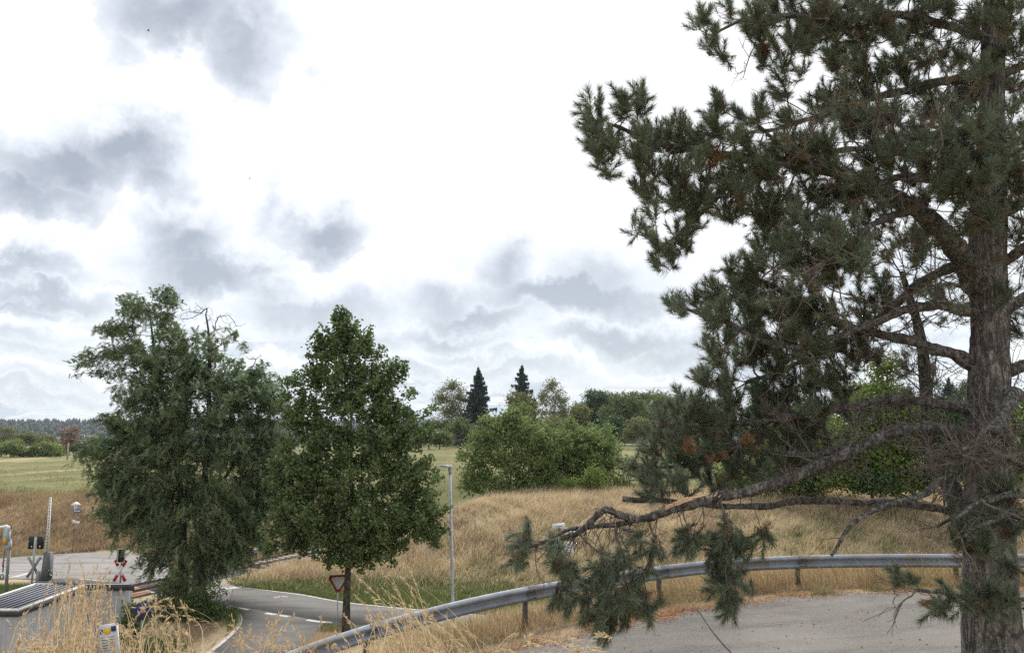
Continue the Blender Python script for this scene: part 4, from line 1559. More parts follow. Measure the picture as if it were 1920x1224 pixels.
def ell_pts(ells, D, per, dep=1.0, min_d=None, surface=.55):
    """points inside picture-measured ellipses stood up as ellipsoids at D metres; ell: (px, py, rx, ry[, weight[, depth offset m]])"""
    out = []
    for e in ells:
        px, py, rx, ry = e[:4]
        w = e[4] if len(e) > 4 else 1.0
        oy = e[5] if len(e) > 5 else 0.0
        k = max(2, int(per * w * rx * ry / 1000))
        u = unit(rng.normal(0, 1, (k, 3))) * (rng.uniform(0, 1, (k, 1)) ** (1 / 3 if surface is None else surface))
        c = P(px, py, D + oy)
        m = (D + oy) / 1423
        rr = np.array([rx * m, dep * .5 * (rx + ry) * m, ry * m])
        out.append(np.array(c) + u * rr)
    return np.vstack(out)


def build_broadleaf(name, label, cat, base, D, ells, leafm, barkm, per=14, nleaf=22, lsize=.13, spread=.3, trunk=None, trunk_r=.2, top=None,
                    tip_r=.006, step=.35, aspect=.55, droop=0.0, up=.6, group=None, bias=.35, lean=0.0, dep=1.0, trunks=None, dead=None, sag=0.0,
                    minr=0.0, surface=.55, crown_name='crown', wig=.06, spray=None, frond=None):
    base = np.asarray(base, float)
    root = empty(name, base, label, cat, group)
    sk = Skel(30000 if per * len(ells) < 4000 else 90000)
    tips = ell_pts(ells, D, per, dep, surface=surface)
    zlo, zhi = np.percentile(tips[:, 2], 5), np.percentile(tips[:, 2], 97)
    cx, cy = tips[:, 0].mean(), tips[:, 1].mean()
    if trunks is None:
        h = (zhi - base[2]) * .82
        n = 14
        t = np.linspace(0, 1, n)
        tx = base[0] + (cx - base[0]) * smoothstep(.25, .8, t) + .012 * h * np.sin(t * 7 + base[0]) * t
        ty = base[1] + (cy - base[1]) * smoothstep(.25, .8, t)
        tz = base[2] - .25 + h * t
        trunks = [(np.stack([tx, ty, tz], -1), trunk_r)]
    for pts, r in trunks:
        pts = np.asarray(pts, float)
        k = len(pts)
        t = np.linspace(0, 1, k)
        rad = r * (1 - .86 * t ** .85) * (1 + .35 * np.exp(-t * 16))
        sk.chain(-1, pts, limb=0, rad=np.maximum(rad, tip_r * 2))
    z0 = sk.P[:sk.n, 2]
    sk.L[:sk.n] = np.maximum(0, sk.L[:sk.n] * .55)
    # no limbs from the bare foot
    sk.ok[:sk.n] = sk.P[:sk.n, 2] > base[2] + (zlo - base[2]) * .75
    axis = np.array([cx, cy])
    o = np.argsort(np.linalg.norm(tips[:, :2] - axis, axis=1) + .15 * np.abs(tips[:, 2] - .5 * (zlo + zhi)))
    for i in o:
        sk.attach(tips[i], bias=bias, step=step, wig=wig, sag=sag, lift=.35)
    deads = []
    if dead is not None:
        for tp in dead:
            deads.append(sk.attach(tp, bias=.15, step=.2, wig=.12))
    sk.radii(tip_r, 2.2, cap=trunk_r)
    tb = MB()
    sk.tubes(tb, limb=0, sides=3, minr=minr)
    trunk_only = MB()
    for st, ids, lb, fixed in sk.chains:
        if fixed:
            trunk_only.tube(sk.P[ids], sk.R[ids], 14, cap=True)
    trunk_only.build('trunk', barkm, root, smooth=True, at=base)
    bm = MB()
    sk.tubes(bm, sides=3, minr=minr, skip_fixed=True)
    lf = MB()
    live = np.array([t for t in sk.tips if t not in set(deads)])
    # leaves hang about the last stretch of every twig
    a = sk.P[live]
    pr = sk.par[live]
    b = sk.P[pr]
    k = nleaf
    f = rng.uniform(-.4, 1.6, (len(live), k, 1))
    c = a[:, None, :] + (b - a)[:, None, :] * f + rng.normal(0, spread, (len(live), k, 3)) * np.array([1, 1, .75])
    if spray:
        ln, dr = spray
        o_ = a - np.array([cx, cy, zlo + (zhi - zlo) * .35])
        o_[:, 2] *= .4
        o_ = unit(unit(o_) + rng.normal(0, .45, o_.shape))
        f = rng.uniform(-.25, 1.0, (len(live), k, 1))
        s_ = rng.uniform(.6, 1.35, (len(live), 1, 1)) * ln
        c = a[:, None, :] + o_[:, None, :] * f * s_ + rng.normal(0, spread, (len(live), k, 3)) * (1.1 - .6 * np.abs(f))
        c[:, :, 2] -= (dr * s_ * f * np.abs(f))[:, :, 0]
        # the twig that carries each spray
        fs = np.linspace(0, 1, 5)[None, :, None]
        tw = a[:, None, :] + o_[:, None, :] * fs * s_
        tw[:, :, 2] -= (dr * s_ * fs * fs)[:, :, 0]
        if ln > .6:
            for q_ in tw:
                bm.tube(q_, [.010, .009, .008, .006, .004], 3, cap=False)
    if frond:
        fl_, np_ = frond
        c0 = c.reshape(-1, 3)
        n_ = len(c0)
        oo = np.repeat(o_, k, 0)
        fd = unit(oo * .55 + rng.normal(0, .6, (n_, 3)) + np.array([0, 0, -.18]))
        tpos = np.linspace(-.5, .5, np_)[None, :, None]
        L_ = fl_ * rng.uniform(.7, 1.25, (n_, 1, 1))
        side_ = unit(np.cross(fd, rng.normal(0, .35, (n_, 3)) + np.array([0, 0, 1.0])))
        pts_ = c0[:, None, :] + fd[:, None, :] * tpos * L_
        pts_[:, :, 2] -= (.24 * L_ * (tpos + .5) ** 2)[:, :, 0]
        sgn = np.where(np.arange(np_) % 2 == 0, 1.0, -1.0)[None, :, None]
        lw = lsize
        e_ = pts_ + (side_[:, None, :] * sgn * .8 + fd[:, None, :] * .35) * lw
        e_[:, :, 2] -= .18 * lw
        wv_ = fd[:, None, :] * lw * .30
        m_ = (pts_ + e_) * .5
        v_ = np.stack([pts_ + wv_ * .9, e_, pts_ - wv_ * .9], 2).reshape(-1, 3)
        i_ = np.arange(n_ * np_)[:, None] * 3
        lf.add(v_, t=i_ + np.array([0, 1, 2]))
    else:
        leaves(lf, c.reshape(-1, 3), lsize, up=up, aspect=aspect, droop=droop)
    bm.build('limbs', barkm, root, smooth=True, at=base, kind='stuff')
    lf.build(crown_name, leafm, root, at=base, kind='stuff')
    return root, sk


# ------------------------------------------------------------------ the big locust tree
D = 45.5
lbase = on_ground(*P(358, 1095, D).xy)
L_ELL = [(262, 590, 42, 28, .9), (300, 572, 34, 20, .9), (215, 625, 44, 18, 1.0), (178, 672, 30, 16, 1.1), (240, 665, 56, 26, .9), (320, 620, 36, 28, .7), (345, 655, 46, 36, .7), (300, 690, 50, 36, .8), (275, 735, 46, 34, .7), (210, 700, 30, 20, .6),
         (400, 640, 42, 36, .25), (440, 655, 26, 26, .25), (350, 690, 60, 44, .9), (420, 710, 56, 44, .7), (320, 740, 70, 50, 1), (400, 760, 90, 60, 1.1), (470, 735, 50, 45, 1.2),
         (505, 768, 36, 32, 1.0), (290, 800, 70, 50, 1), (228, 800, 44, 28, .8), (205, 848, 40, 24, 1), (260, 855, 70, 45, 1), (350, 840, 90, 60, 1), (440, 830, 80, 55, 1),
         (500, 850, 50, 50, 1), (230, 900, 50, 36, 1), (300, 920, 80, 50, 1), (400, 920, 90, 60, 1), (480, 930, 60, 50, 1), (250, 955, 50, 36, .9), (330, 990, 70, 45, 1),
         (420, 990, 70, 45, 1), (300, 1040, 32, 30, .7), (460, 985, 45, 32, .8), (395, 1035, 45, 35, .8), (440, 1040, 24, 34, .5), (225, 985, 24, 24, .5), (360, 1075, 36, 28, .6)]
dead = np.vstack([ell_pts([(372, 578, 26, 14), (405, 596, 34, 18), (440, 606, 24, 10), (470, 670, 28, 12), (360, 588, 20, 12), (345, 596, 25, 16), (425, 640, 24, 20)], D, 55)])
bx, by, bz_ = lbase
tr = []
for pxs, r in (([(343, 1110), (344, 1060), (342, 980), (335, 880), (318, 780), (300, 720), (285, 660), (282, 600)], .32),
               ([(376, 1110), (377, 1060), (380, 980), (385, 880), (392, 780), (395, 700), (392, 640), (384, 590)], .30),
               ([(365, 1110), (368, 1060), (385, 960), (430, 880), (475, 820), (520, 785)], .20)):
    pts = np.array([P(a, b, D + (.5 if r > .31 else -.3)) for a, b in pxs])
    pts[0, 2] = bz_ - .3
    tt = np.linspace(0, len(pts) - 1, 28)
    pts = np.stack([np.interp(tt, np.arange(len(pts)), pts[:, i]) for i in range(3)], -1)
    for _ in range(4):
        pts[1:-1] = .25 * pts[:-2] + .5 * pts[1:-1] + .25 * pts[2:]
    pts[:, :2] += .10 * np.stack([np.sin(tt * 1.7 + r * 30), np.cos(tt * 1.3)], -1) * (tt > 4)[:, None]
    tr.append((pts, r))
build_broadleaf('locust_tree', 'big feathery locust tree with two trunks and bare dead twigs at its top right', 'tree', lbase, D, L_ELL, M['locust_leaf'], M['oak_bark'],
                per=18, nleaf=26, lsize=.135, spread=.18, spray=(1.05, .28), frond=(.40, 11), surface=.45, aspect=.34, droop=.55, up=.5, trunks=tr, trunk_r=.34, dead=dead, tip_r=.009, step=.4, dep=1.25, minr=.006, bias=.45)

# ------------------------------------------------------------------ the oak
D = 37.9
obase = on_ground(*P(649, 1173, D).xy)
O_ELL = [(640, 610, 15, 20, 2.6), (655, 628, 22, 18, 1.4), (625, 650, 34, 26), (668, 655, 34, 32), (592, 665, 22, 18, .9), (700, 668, 16, 14, .8), (640, 700, 46, 36), (590, 708, 28, 22), (555, 722, 18, 16, .9),
         (700, 715, 38, 30), (742, 716, 22, 20, .7), (735, 690, 14, 14, .6), (650, 758, 62, 40), (578, 775, 34, 28), (718, 768, 42, 32), (572, 745, 10, 8), (762, 740, 9, 10), (540, 742, 8, 8), (606, 640, 9, 8), (690, 640, 8, 8), (748, 690, 10, 8), (548, 790, 24, 20, .7), (600, 830, 58, 42), (690, 835, 64, 42),
         (765, 815, 38, 32), (796, 775, 16, 14, .6), (570, 880, 50, 38), (660, 895, 72, 42), (742, 890, 48, 36), (790, 893, 30, 34), (545, 930, 40, 36), (610, 960, 75, 50), (700, 970, 80, 50),
         (780, 960, 54, 46), (802, 945, 16, 26, .8), (560, 1000, 42, 36), (640, 1020, 60, 34), (720, 1020, 44, 32), (800, 1000, 26, 26, .8), (516, 1000, 14, 34, .8), (655, 1045, 40, 16, .9), (528, 890, 24, 30, .7), (528, 850, 16, 16, .5)]
build_broadleaf('oak_tree', 'young oak with a dense conical crown on a straight trunk by the junction', 'tree', obase, D, O_ELL, M['oak_leaf'], M['oak_bark'],
                per=22, nleaf=72, lsize=.185, spread=.16, spray=(.46, -.3), surface=.38, aspect=.66, up=.7, trunk_r=.21, tip_r=.006, step=.3, dep=1.15, minr=.007, bias=.4)

# ------------------------------------------------------------------ shrubs at the foot of the locust
D = 41.0


def shrub(name, label, cat, base_px, D, ells, leafm, per=26, nleaf=26, lsize=.11, spread=.2, trunk_r=.05, group=None, **kw):
    b = P(base_px, 1000, D)
    base = on_ground(b.x, b.y)
    return build_broadleaf(name, label, cat, base, D, ells, leafm, M['oak_bark'], per=per, nleaf=nleaf, lsize=lsize, spread=spread, trunk_r=trunk_r,
                           tip_r=.005, group=group, minr=.006, **kw)


shrub('shrub', 'dark leafy shrub mass round the foot of the locust trunks', 'shrub', 365, 41.5,
      [(330, 1112, 42, 30), (385, 1115, 38, 36), (350, 1150, 56, 40), (400, 1150, 28, 46), (305, 1140, 30, 36), (365, 1185, 50, 26), (408, 1178, 22, 24), (300, 1176, 26, 26, .7), (340, 1092, 30, 18, .7)], M['shrub_leaf'], per=30, lsize=.15)
shrub('shrub', 'small green shrub between the shed wall and the dark blue board', 'shrub', 245, 25.5, [(246, 1140, 14, 20), (240, 1165, 26, 22), (258, 1180, 30, 24), (236, 1192, 34, 24)], M['shrub_leaf'], per=44, lsize=.10, spread=.13)
shrub('shrub', 'low dark shrub under the tall grass stalks below the shed', 'shrub', 300, 22, [(295, 1205, 40, 24), (262, 1215, 40, 20), (330, 1218, 30, 18), (110, 1228, 60, 16)], M['shrub_leaf'], per=40, lsize=.09, spread=.13)
shrub('shrub', 'rounded green shrub on the bank edge left of the locust crown', 'shrub', 206, 74, [(206, 917, 22, 9), (226, 912, 14, 9)], M['walnut_leaf'], per=120, lsize=.22, spread=.3)

# green bushes on top of the bank
BG = None
shrub('walnut_bush', 'largest green bush on the bank, right of the street lamp', 'bush', 955, 74,
      [(962, 785, 24, 22), (985, 775, 12, 12, .7), (930, 810, 36, 26), (990, 812, 46, 30), (905, 850, 38, 34), (960, 855, 66, 44), (1025, 848, 38, 40), (893, 895, 26, 30), (945, 905, 66, 28), (1010, 900, 50, 28), (920, 785, 14, 12, .6), (1045, 820, 16, 14, .7)],
      M['walnut_leaf'], per=36, nleaf=44, lsize=.32, spread=.34, spray=(.7, -.1), trunk_r=.14, dep=1.2)
shrub('walnut_bush', 'green bush on the bank, right of and lower than the largest one', 'bush', 1090, 77,
      [(1085, 822, 40, 26), (1052, 845, 34, 32), (1118, 830, 36, 28), (1085, 865, 56, 36), (1138, 855, 26, 30), (1045, 890, 36, 32), (1105, 893, 48, 28), (1075, 800, 14, 10, .6), (1128, 803, 12, 10, .6)],
      M['walnut_leaf'], per=36, nleaf=44, lsize=.32, spread=.34, spray=(.7, -.1), trunk_r=.12, dep=1.1)
shrub('bright_bush', 'yellowish green young bush in front of the paired bank bushes', 'bush', 1112, 71, [(1115, 888, 22, 20), (1100, 905, 24, 16), (1128, 910, 16, 12), (1065, 905, 22, 14)], M['bright_leaf'], per=70, nleaf=20, lsize=.24, spread=.3, trunk_r=.06)
shrub('walnut_bush', 'small dark green bush on the bank, furthest right, below the pine', 'bush', 1182, 80, [(1170, 868, 26, 20), (1200, 885, 26, 20), (1160, 905, 28, 16)], M['mid_leaf'], per=60, nleaf=20, lsize=.28, spread=.36, trunk_r=.07)

# trees and bushes seen under and behind the pine
shrub('maple_tree', 'bright yellow green tree behind the pine, left of its leaning stem', 'tree', 1640, 62,
      [(1660, 690, 26, 30, .7), (1640, 760, 70, 50), (1700, 790, 60, 50), (1590, 830, 60, 50), (1660, 850, 80, 50), (1600, 890, 70, 30), (1690, 895, 60, 30)], M['bright_leaf'], per=70, nleaf=26, lsize=.32, spread=.42, trunk_r=.14)
shrub('maple_tree', 'green tree behind the pine, half hidden by its drooping foliage', 'tree', 1500, 66,
      [(1470, 840, 60, 50), (1530, 800, 50, 44), (1540, 870, 60, 44), (1450, 890, 60, 34), (1380, 885, 50, 36), (1500, 905, 60, 26)], M['walnut_leaf'], per=66, nleaf=26, lsize=.32, spread=.42, trunk_r=.12)
shrub('dark_bush', 'dark green bush right of the leaning stem behind the pine trunk', 'bush', 1775, 60, [(1775, 775, 40, 34), (1765, 830, 50, 40), (1800, 860, 40, 40), (1770, 890, 40, 26), (1640, 905, 40, 24)], M['dark_leaf'], per=80, nleaf=26, lsize=.26, spread=.36, trunk_r=.1)
shrub('maple_tree', 'leafy tree right of the pine trunk at the frame edge', 'tree', 1935, 62, [(1930, 790, 50, 50), (1960, 850, 60, 50), (1920, 880, 40, 34)], M['walnut_leaf'], per=60, nleaf=26, lsize=.32, spread=.42, trunk_r=.12)


# ------------------------------------------------------------------ trees far off
def far_tree(name, label, cat, px, D, ells, leafm, barkm='far_bark', per=60, nleaf=16, lsize=.55, spread=.8, trunk_r=.18, group=None, base_py=None, **kw):
    thin = leafm in ('birch_leaf', 'red_leaf')
    per, nleaf, lsize = per * (1.5 if thin else 1.8), int(nleaf * (1.6 if thin else 1.7)), lsize * (1.15 if thin else 1.35)
    b = P(px, base_py or 850, D)
    base = on_ground(b.x, b.y)
    kw.setdefault('step', 1.2)
    return build_broadleaf(name, label, cat, base, D, ells, M[leafm], M[barkm], per=per, nleaf=nleaf, lsize=lsize, spread=spread, trunk_r=trunk_r, tip_r=.02,
                           minr=.03, group=group, **kw)


g = 'trees along the far field edge'
far_tree('birch_tree', 'left thin crowned birch beside the taller dark spruce', 'tree', 845, 250, [(850, 722, 20, 12), (830, 745, 20, 20), (862, 745, 16, 22), (845, 772, 32, 20), (868, 780, 10, 14)],
         'birch_leaf', 'birch_bark', per=110, nleaf=15, lsize=.46, spread=.7, trunk_r=.22, droop=.7, group=g)
far_tree('birch_tree', 'right thin crowned birch standing apart from the spruces', 'tree', 1036, 255, [(1034, 722, 18, 13), (1020, 745, 16, 18), (1050, 745, 18, 18), (1035, 775, 30, 22), (1062, 772, 12, 16)],
         'birch_leaf', 'birch_bark', per=100, nleaf=15, lsize=.46, spread=.7, trunk_r=.22, droop=.7, group=g)


def spruce(label, px, top_py, base_py, D, half_px, seed, lean=0.0, group=g):
    r_ = np.random.default_rng(seed)
    b = P(px, base_py, D)
    base = np.array(on_ground(b.x, b.y))
    top = np.array(P(px + lean, top_py, D))
    H = top[2] - base[2]
    root = empty('spruce_tree', base, label, 'tree', group)
    t = np.linspace(0, 1, 12)[:, None]
    MB().tube(base + (top - base) * t - np.array([0, 0, .2]) * (1 - t), .30 * (1 - .93 * t[:, 0]), 8).build('trunk', M['far_bark'], root, at=base)
    bm, lf = MB(), MB()
    RM = half_px * 1.75 * D / 1423
    n = 130
    cs = []
    for i in range(n):
        f = (i / n) ** .9
        z = base[2] + H * (.06 + .92 * f)
        rr = RM * (1 - f) ** .8 * r_.uniform(.4, 1.25)
        a = i * 2.399 + r_.uniform(-.3, .3)
        c0 = base[:2] + (top - base)[:2] * f
        k = 6
        s = np.linspace(0, 1, k)
        pts = np.stack([c0[0] + math.cos(a) * rr * s, c0[1] + math.sin(a) * rr * s, z - .22 * rr * s + .16 * rr * s ** 3], -1)
        bm.tube(pts, np.linspace(.05, .012, k), 3, cap=False)
        m = int(16 + 40 * rr)
        ss = r_.uniform(.1, 1.02, m)
        q = np.stack([np.interp(ss, s, pts[:, j]) for j in range(3)], -1)
        wid = .28 * rr * (1.1 - ss) + .12
        q += np.stack([-math.sin(a) * wid * r_.normal(0, .5, m), math.cos(a) * wid * r_.normal(0, .5, m), -np.abs(r_.normal(0, .55, m))], -1)
        cs.append(q)
    leaves(lf, np.vstack(cs), .75, up=.3, aspect=.4, droop=.5)
    bm.build('limbs', M['far_bark'], root, at=base, kind='stuff')
    lf.build('crown', M['spruce_leaf'], root, at=base, kind='stuff')


spruce('taller dark spruce between the two birches', 897, 685, 815, 243, 31, 3, 0)
spruce('smaller dark spruce right of the taller one', 977, 680, 815, 262, 27, 4, 2)

far_tree('willow_tree', 'pale rounded willow in front of the smaller dark spruce', 'tree', 978, 235, [(972, 750, 24, 18), (992, 760, 20, 20), (980, 790, 34, 20)], 'willow_leaf', per=100, nleaf=14, lsize=.5, spread=.6, group=g)
far_tree('willow_tree', 'pale olive tree right of the right hand birch', 'tree', 1085, 238, [(1085, 775, 22, 20), (1070, 800, 26, 20), (1095, 805, 22, 18)], 'willow_leaf', per=100, nleaf=14, lsize=.5, spread=.6, group=g)
far_tree('willow_tree', 'low tawny tree below the right hand birch', 'tree', 1040, 232, [(1035, 795, 26, 16), (1050, 810, 26, 14)], 'birch_leaf', per=100, nleaf=12, lsize=.5, spread=.6, group=g)
far_tree('round_tree', 'dark dome shaped tree, tallest right of the birches', 'tree', 1116, 270, [(1112, 748, 24, 20), (1130, 752, 20, 18), (1118, 775, 28, 20)], 'dark_leaf', per=110, nleaf=14, lsize=.5, spread=.6, group=g)
far_tree('round_tree', 'broad green tree just right of the dark dome shaped one', 'tree', 1172, 250, [(1165, 758, 30, 22), (1190, 765, 26, 26), (1145, 780, 26, 24), (1175, 795, 40, 24)], 'mid_leaf', per=90, nleaf=14, lsize=.5, spread=.65, group=g)
far_tree('round_tree', 'olive green tree with a wide flat crown near the pine', 'tree', 1240, 262, [(1235, 755, 28, 20), (1262, 762, 26, 20), (1225, 785, 34, 24), (1262, 795, 34, 24)], 'mid_leaf', per=90, nleaf=14, lsize=.5, spread=.65, group=g)
far_tree('round_tree', 'darker tree below the broad green one, left of the pine', 'tree', 1150, 225, [(1150, 795, 26, 18), (1135, 810, 24, 14), (1168, 812, 24, 14)], 'dark_leaf', per=100, nleaf=14, lsize=.45, spread=.55, group=g)
far_tree('round_tree', 'greyish tree at field level right of the bank bushes', 'tree', 1200, 205, [(1200, 800, 28, 18), (1180, 815, 20, 14), (1222, 815, 26, 14)], 'willow_leaf', per=100, nleaf=14, lsize=.42, spread=.5, group=g)
far_tree('round_tree', 'green tree mostly hidden behind the pine foliage', 'tree', 1310, 245, [(1305, 765, 34, 24), (1340, 775, 34, 26), (1310, 800, 44, 24)], 'mid_leaf', per=70, nleaf=14, lsize=.5, spread=.65, group=g)
far_tree('round_tree', 'tree far behind the pine left of its leaning stem', 'tree', 1450, 250, [(1430, 770, 44, 28), (1490, 775, 44, 30), (1460, 800, 60, 24)], 'mid_leaf', per=60, nleaf=14, lsize=.55, spread=.7, group=g)
far_tree('round_tree', 'tree far behind the pine near its main trunk', 'tree', 1800, 230, [(1790, 740, 40, 30), (1850, 760, 50, 34), (1820, 800, 60, 26), (1740, 780, 40, 26)], 'dark_leaf', per=60, nleaf=14, lsize=.5, spread=.7, group=g)
spruce('far spruce glimpsed between the pine trunk and its leaning stem', 1778, 705, 815, 215, 20, 9)
far_tree('scrub_tree', 'bare branched grey tree between the left birch and the oak', 'tree', 818, 262, [(812, 790, 18, 12), (826, 800, 16, 10)], 'willow_leaf', per=90, nleaf=6, lsize=.4, spread=.6, group=g)

for px, D, ell, lm, lab in [
    (1128, 275, [(1100, 765, 30, 18), (1150, 752, 34, 18), (1130, 785, 60, 24)], 'mid_leaf', 'wide green tree at the back of the wood left of the pine'),
    (1205, 280, [(1190, 748, 34, 16), (1235, 745, 34, 16), (1210, 775, 60, 24)], 'mid_leaf', 'wide green tree at the back of the wood nearest the pine'),
    (1085, 282, [(1070, 785, 36, 18), (1100, 795, 34, 20)], 'willow_leaf', 'pale tree at the back of the wood below the right birch'),
    (1280, 235, [(1270, 790, 40, 28), (1300, 800, 36, 22)], 'dark_leaf', 'dark tree in the wood just touching the pine foliage'),
    (935, 285, [(930, 800, 40, 18), (890, 806, 40, 14)], 'willow_leaf', 'pale wide tree behind the taller dark spruce'),
    (1015, 285, [(1010, 800, 40, 18), (1050, 806, 30, 14)], 'mid_leaf', 'wide green tree between the spruces and the right birch'),
]:
    far_tree('round_tree', lab, 'tree', px, D, ell, lm, per=90, nleaf=16, lsize=.5, spread=.6, group=g)

g2 = 'orchard trees in the dry field'
for i, (px, bpy_, D, ell, lm, lab) in enumerate([
    (824, 838, 205, [(824, 818, 26, 12), (812, 826, 16, 8), (838, 826, 16, 8)], 'fruit_leaf', 'low spreading orchard tree on the dry field, front of the group by the oak'),
    (858, 832, 225, [(862, 800, 24, 18), (848, 812, 24, 14), (876, 810, 18, 14)], 'fruit_leaf', 'orchard tree right behind the low spreading one'),
    (838, 826, 240, [(835, 800, 22, 14), (822, 806, 16, 10), (812, 800, 14, 12)], 'fruit_leaf', 'orchard tree furthest back behind the low spreading one'),
    (892, 828, 228, [(888, 806, 20, 14), (902, 812, 16, 12)], 'dark_leaf', 'dark orchard tree under the taller spruce'),
]):
    far_tree('fruit_tree', lab, 'tree', px, D, ell, lm, per=110, nleaf=16, lsize=.42, spread=.5, trunk_r=.2, group=g2, base_py=bpy_)
g3 = 'orchard trees at the left field edge'
for px, bpy_, D, ell, lm, lab in [
    (19, 867, 212, [(22, 836, 22, 12), (10, 842, 16, 10), (34, 844, 16, 9)], 'fruit_bright', 'light green orchard tree with a straight stem at the far left'),
    (56, 865, 214, [(48, 848, 18, 9), (62, 844, 14, 8), (38, 846, 12, 8)], 'fruit_leaf', 'orchard tree with a leaning stem, second from the left edge'),
    (92, 862, 216, [(90, 840, 20, 14), (104, 848, 14, 12), (78, 850, 14, 10)], 'fruit_bright', 'bushy light orchard tree between the leaning one and the utility pole'),
    (108, 860, 226, [(112, 846, 16, 10), (98, 854, 14, 7)], 'fruit_leaf', 'low dark orchard bush left of the utility pole foot'),
    (2, 862, 222, [(2, 838, 16, 12), (-14, 846, 16, 10)], 'fruit_leaf', 'orchard tree cut by the left frame edge'),
]:
    far_tree('fruit_tree', lab, 'tree', px, D, ell, lm, per=120, nleaf=16, lsize=.42, spread=.5, trunk_r=.2, group=g3, base_py=bpy_)
g4 = 'trees behind the left orchard'
for px, D, ell, lm, lab, nl in [
    (10, 300, [(8, 806, 18, 9), (22, 812, 16, 10), (4, 822, 20, 10)], 'birch_leaf', 'grey green tree at the left edge behind the orchard', 12),
    (48, 310, [(45, 815, 20, 10), (60, 822, 18, 10), (36, 826, 18, 8)], 'willow_leaf', 'pale tree behind the leaning orchard tree', 12),
    (84, 305, [(80, 822, 18, 10), (96, 828, 16, 9)], 'willow_leaf', 'pale low tree left of the red brown dead tree', 12),
    (131, 255, [(130, 806, 18, 11), (134, 818, 20, 12), (126, 826, 16, 9)], 'red_leaf', 'red brown dried out tree behind the utility pole', 12),
    (140, 262, [(136, 836, 22, 10), (152, 842, 16, 10), (120, 842, 16, 8)], 'fruit_leaf', 'green tree below the red brown dried one', 16),
    (176, 250, [(170, 828, 16, 8), (186, 826, 18, 9), (170, 838, 16, 8)], 'dark_leaf', 'dark tree by the trimmed hedge left of the locust', 16),
]:
    far_tree('round_tree', lab, 'tree', px, D, ell, lm, per=120, nleaf=nl, lsize=.5, spread=.55, trunk_r=.16, group=g4)
# trimmed hedge
b0 = on_ground(*P(172, 852, 232).xy)
hd = MB()
c = np.array(b0) + rng.uniform(-1, 1, (5200, 3)) * np.array([3.4, 1.5, 1.5]) + np.array([0, 0, 1.5])
leaves(hd, c, .42, up=.5)
root = empty('hedge', b0, 'dark clipped hedge at the far field edge left of the locust', 'hedge')
hd.build('foliage', M['dark_leaf'], root, at=b0, kind='stuff')
MB().box((0, 0, 1.3), (6.0, 2.2, 2.6)).build('core', M['spruce_leaf'], root)
for px, lab in ((140, 'small round dark shrub left on the field by the hedge'), (149, 'small round dark shrub right on the field by the hedge')):
    b0 = on_ground(*P(px, 856, 205).xy)
    hd = MB()
    leaves(hd, np.array(b0) + unit(rng.normal(0, 1, (300, 3))) * rng.uniform(.3, 1, (300, 1)) * np.array([.45, .45, .6]) + np.array([0, 0, .6]), .3)
    root = empty('shrub', b0, lab, 'shrub')
    hd.build('foliage', M['dark_leaf'], root, at=b0, kind='stuff')
    MB().tube([(0, 0, -.1), (0, 0, .8)], .04, 5).build('stem', M['far_bark'], root)

# utility pole and its wires
D = 190
b0 = on_ground(*P(126, 862, D).xy)
tz = P(126, 808, D).z - b0.z
root = empty('utility_pole', b0, 'pale wooden utility pole with crossarms and wires in the left field', 'utility pole')
MB().tube([(0, 0, -.4), (0, 0, tz * .6)], [.19, .16], 10).build('pole', M['birch_bark'], root)
MB().tube([(0, 0, tz * .55), (0, 0, tz)], [.15, .11], 10).build('pole_top', M['far_bark'], root)
for k, zz in enumerate((tz - .5, tz - 2.1)):
    MB().box((0, -.16, zz), (2.6 - .4 * k, .1, .12)).build('crossarm', M['far_bark'], root)
    for sx in (-1.1, 1.1):
        ins = MB().lathe((sx * (1 - .15 * k), -.16, zz + .06), [(.03, 0), (.05, .05), (.07, .12), (.03, .2), (.001, .22)], 8)
        ins.build('insulator', M['white'], root)
for k, (sx, zz) in enumerate(((-1.1, tz - .25), (1.1, tz - .25), (1.0, tz - 1.9))):
    e = np.array((26, 60, zz - 4.5))
    t = np.linspace(0, 1, 14)[:, None]
    a = np.array((sx, -.16, zz))
    pts = a + (e - a) * t
    pts[:, 2] -= 2.0 * np.sin(math.pi * t[:, 0])
    MB().tube(pts, .03, 4).build('wire', M['galv'], root)

# ------------------------------------------------------------------ wooded hill on the skyline
k = 7000
yy = rng.uniform(1120, 1880, k) ** 1.0
xx = rng.uniform(-.80, .30, k) * yy
keep = rng.uniform(0, 1, k) < .95
xx, yy = xx[keep], yy[keep]
zz = height(xx, yy) - 2
hh = rng.uniform(9, 17, len(xx))
rr = hh * rng.uniform(.20, .34, len(xx))
th = np.arange(4) * TAU / 4
prof = [(0.8, .0), (1.0, .25), (.5, .7)]
m = len(xx)
V = []
for f, zf in prof:
    j = rng.uniform(.8, 1.25, (m, 4))
    V.append(np.stack([xx[:, None] + np.cos(th) * rr[:, None] * f * j, yy[:, None] + np.sin(th) * rr[:, None] * f * j, (zz + hh * zf)[:, None] + j * 0], -1))
V.append(np.stack([xx, yy, zz + hh], -1)[:, None, :])
V = np.concatenate(V, 1)
nv = 13
q = [(a * 4 + i, a * 4 + (i + 1) % 4, (a + 1) * 4 + (i + 1) % 4, (a + 1) * 4 + i) for a in range(2) for i in range(4)]
t = [(8 + i, 8 + (i + 1) % 4, 12) for i in range(4)]
i = np.arange(m)[:, None, None] * nv
mb = MB()
mb.add(V.reshape(-1, 3), (i + np.array(q)[None]).reshape(-1, 4), (i + np.array(t)[None]).reshape(-1, 3))
o = mb.build('far_forest', M['forest'], kind='stuff')
tag(o, 'dark blue wooded hill along the skyline')


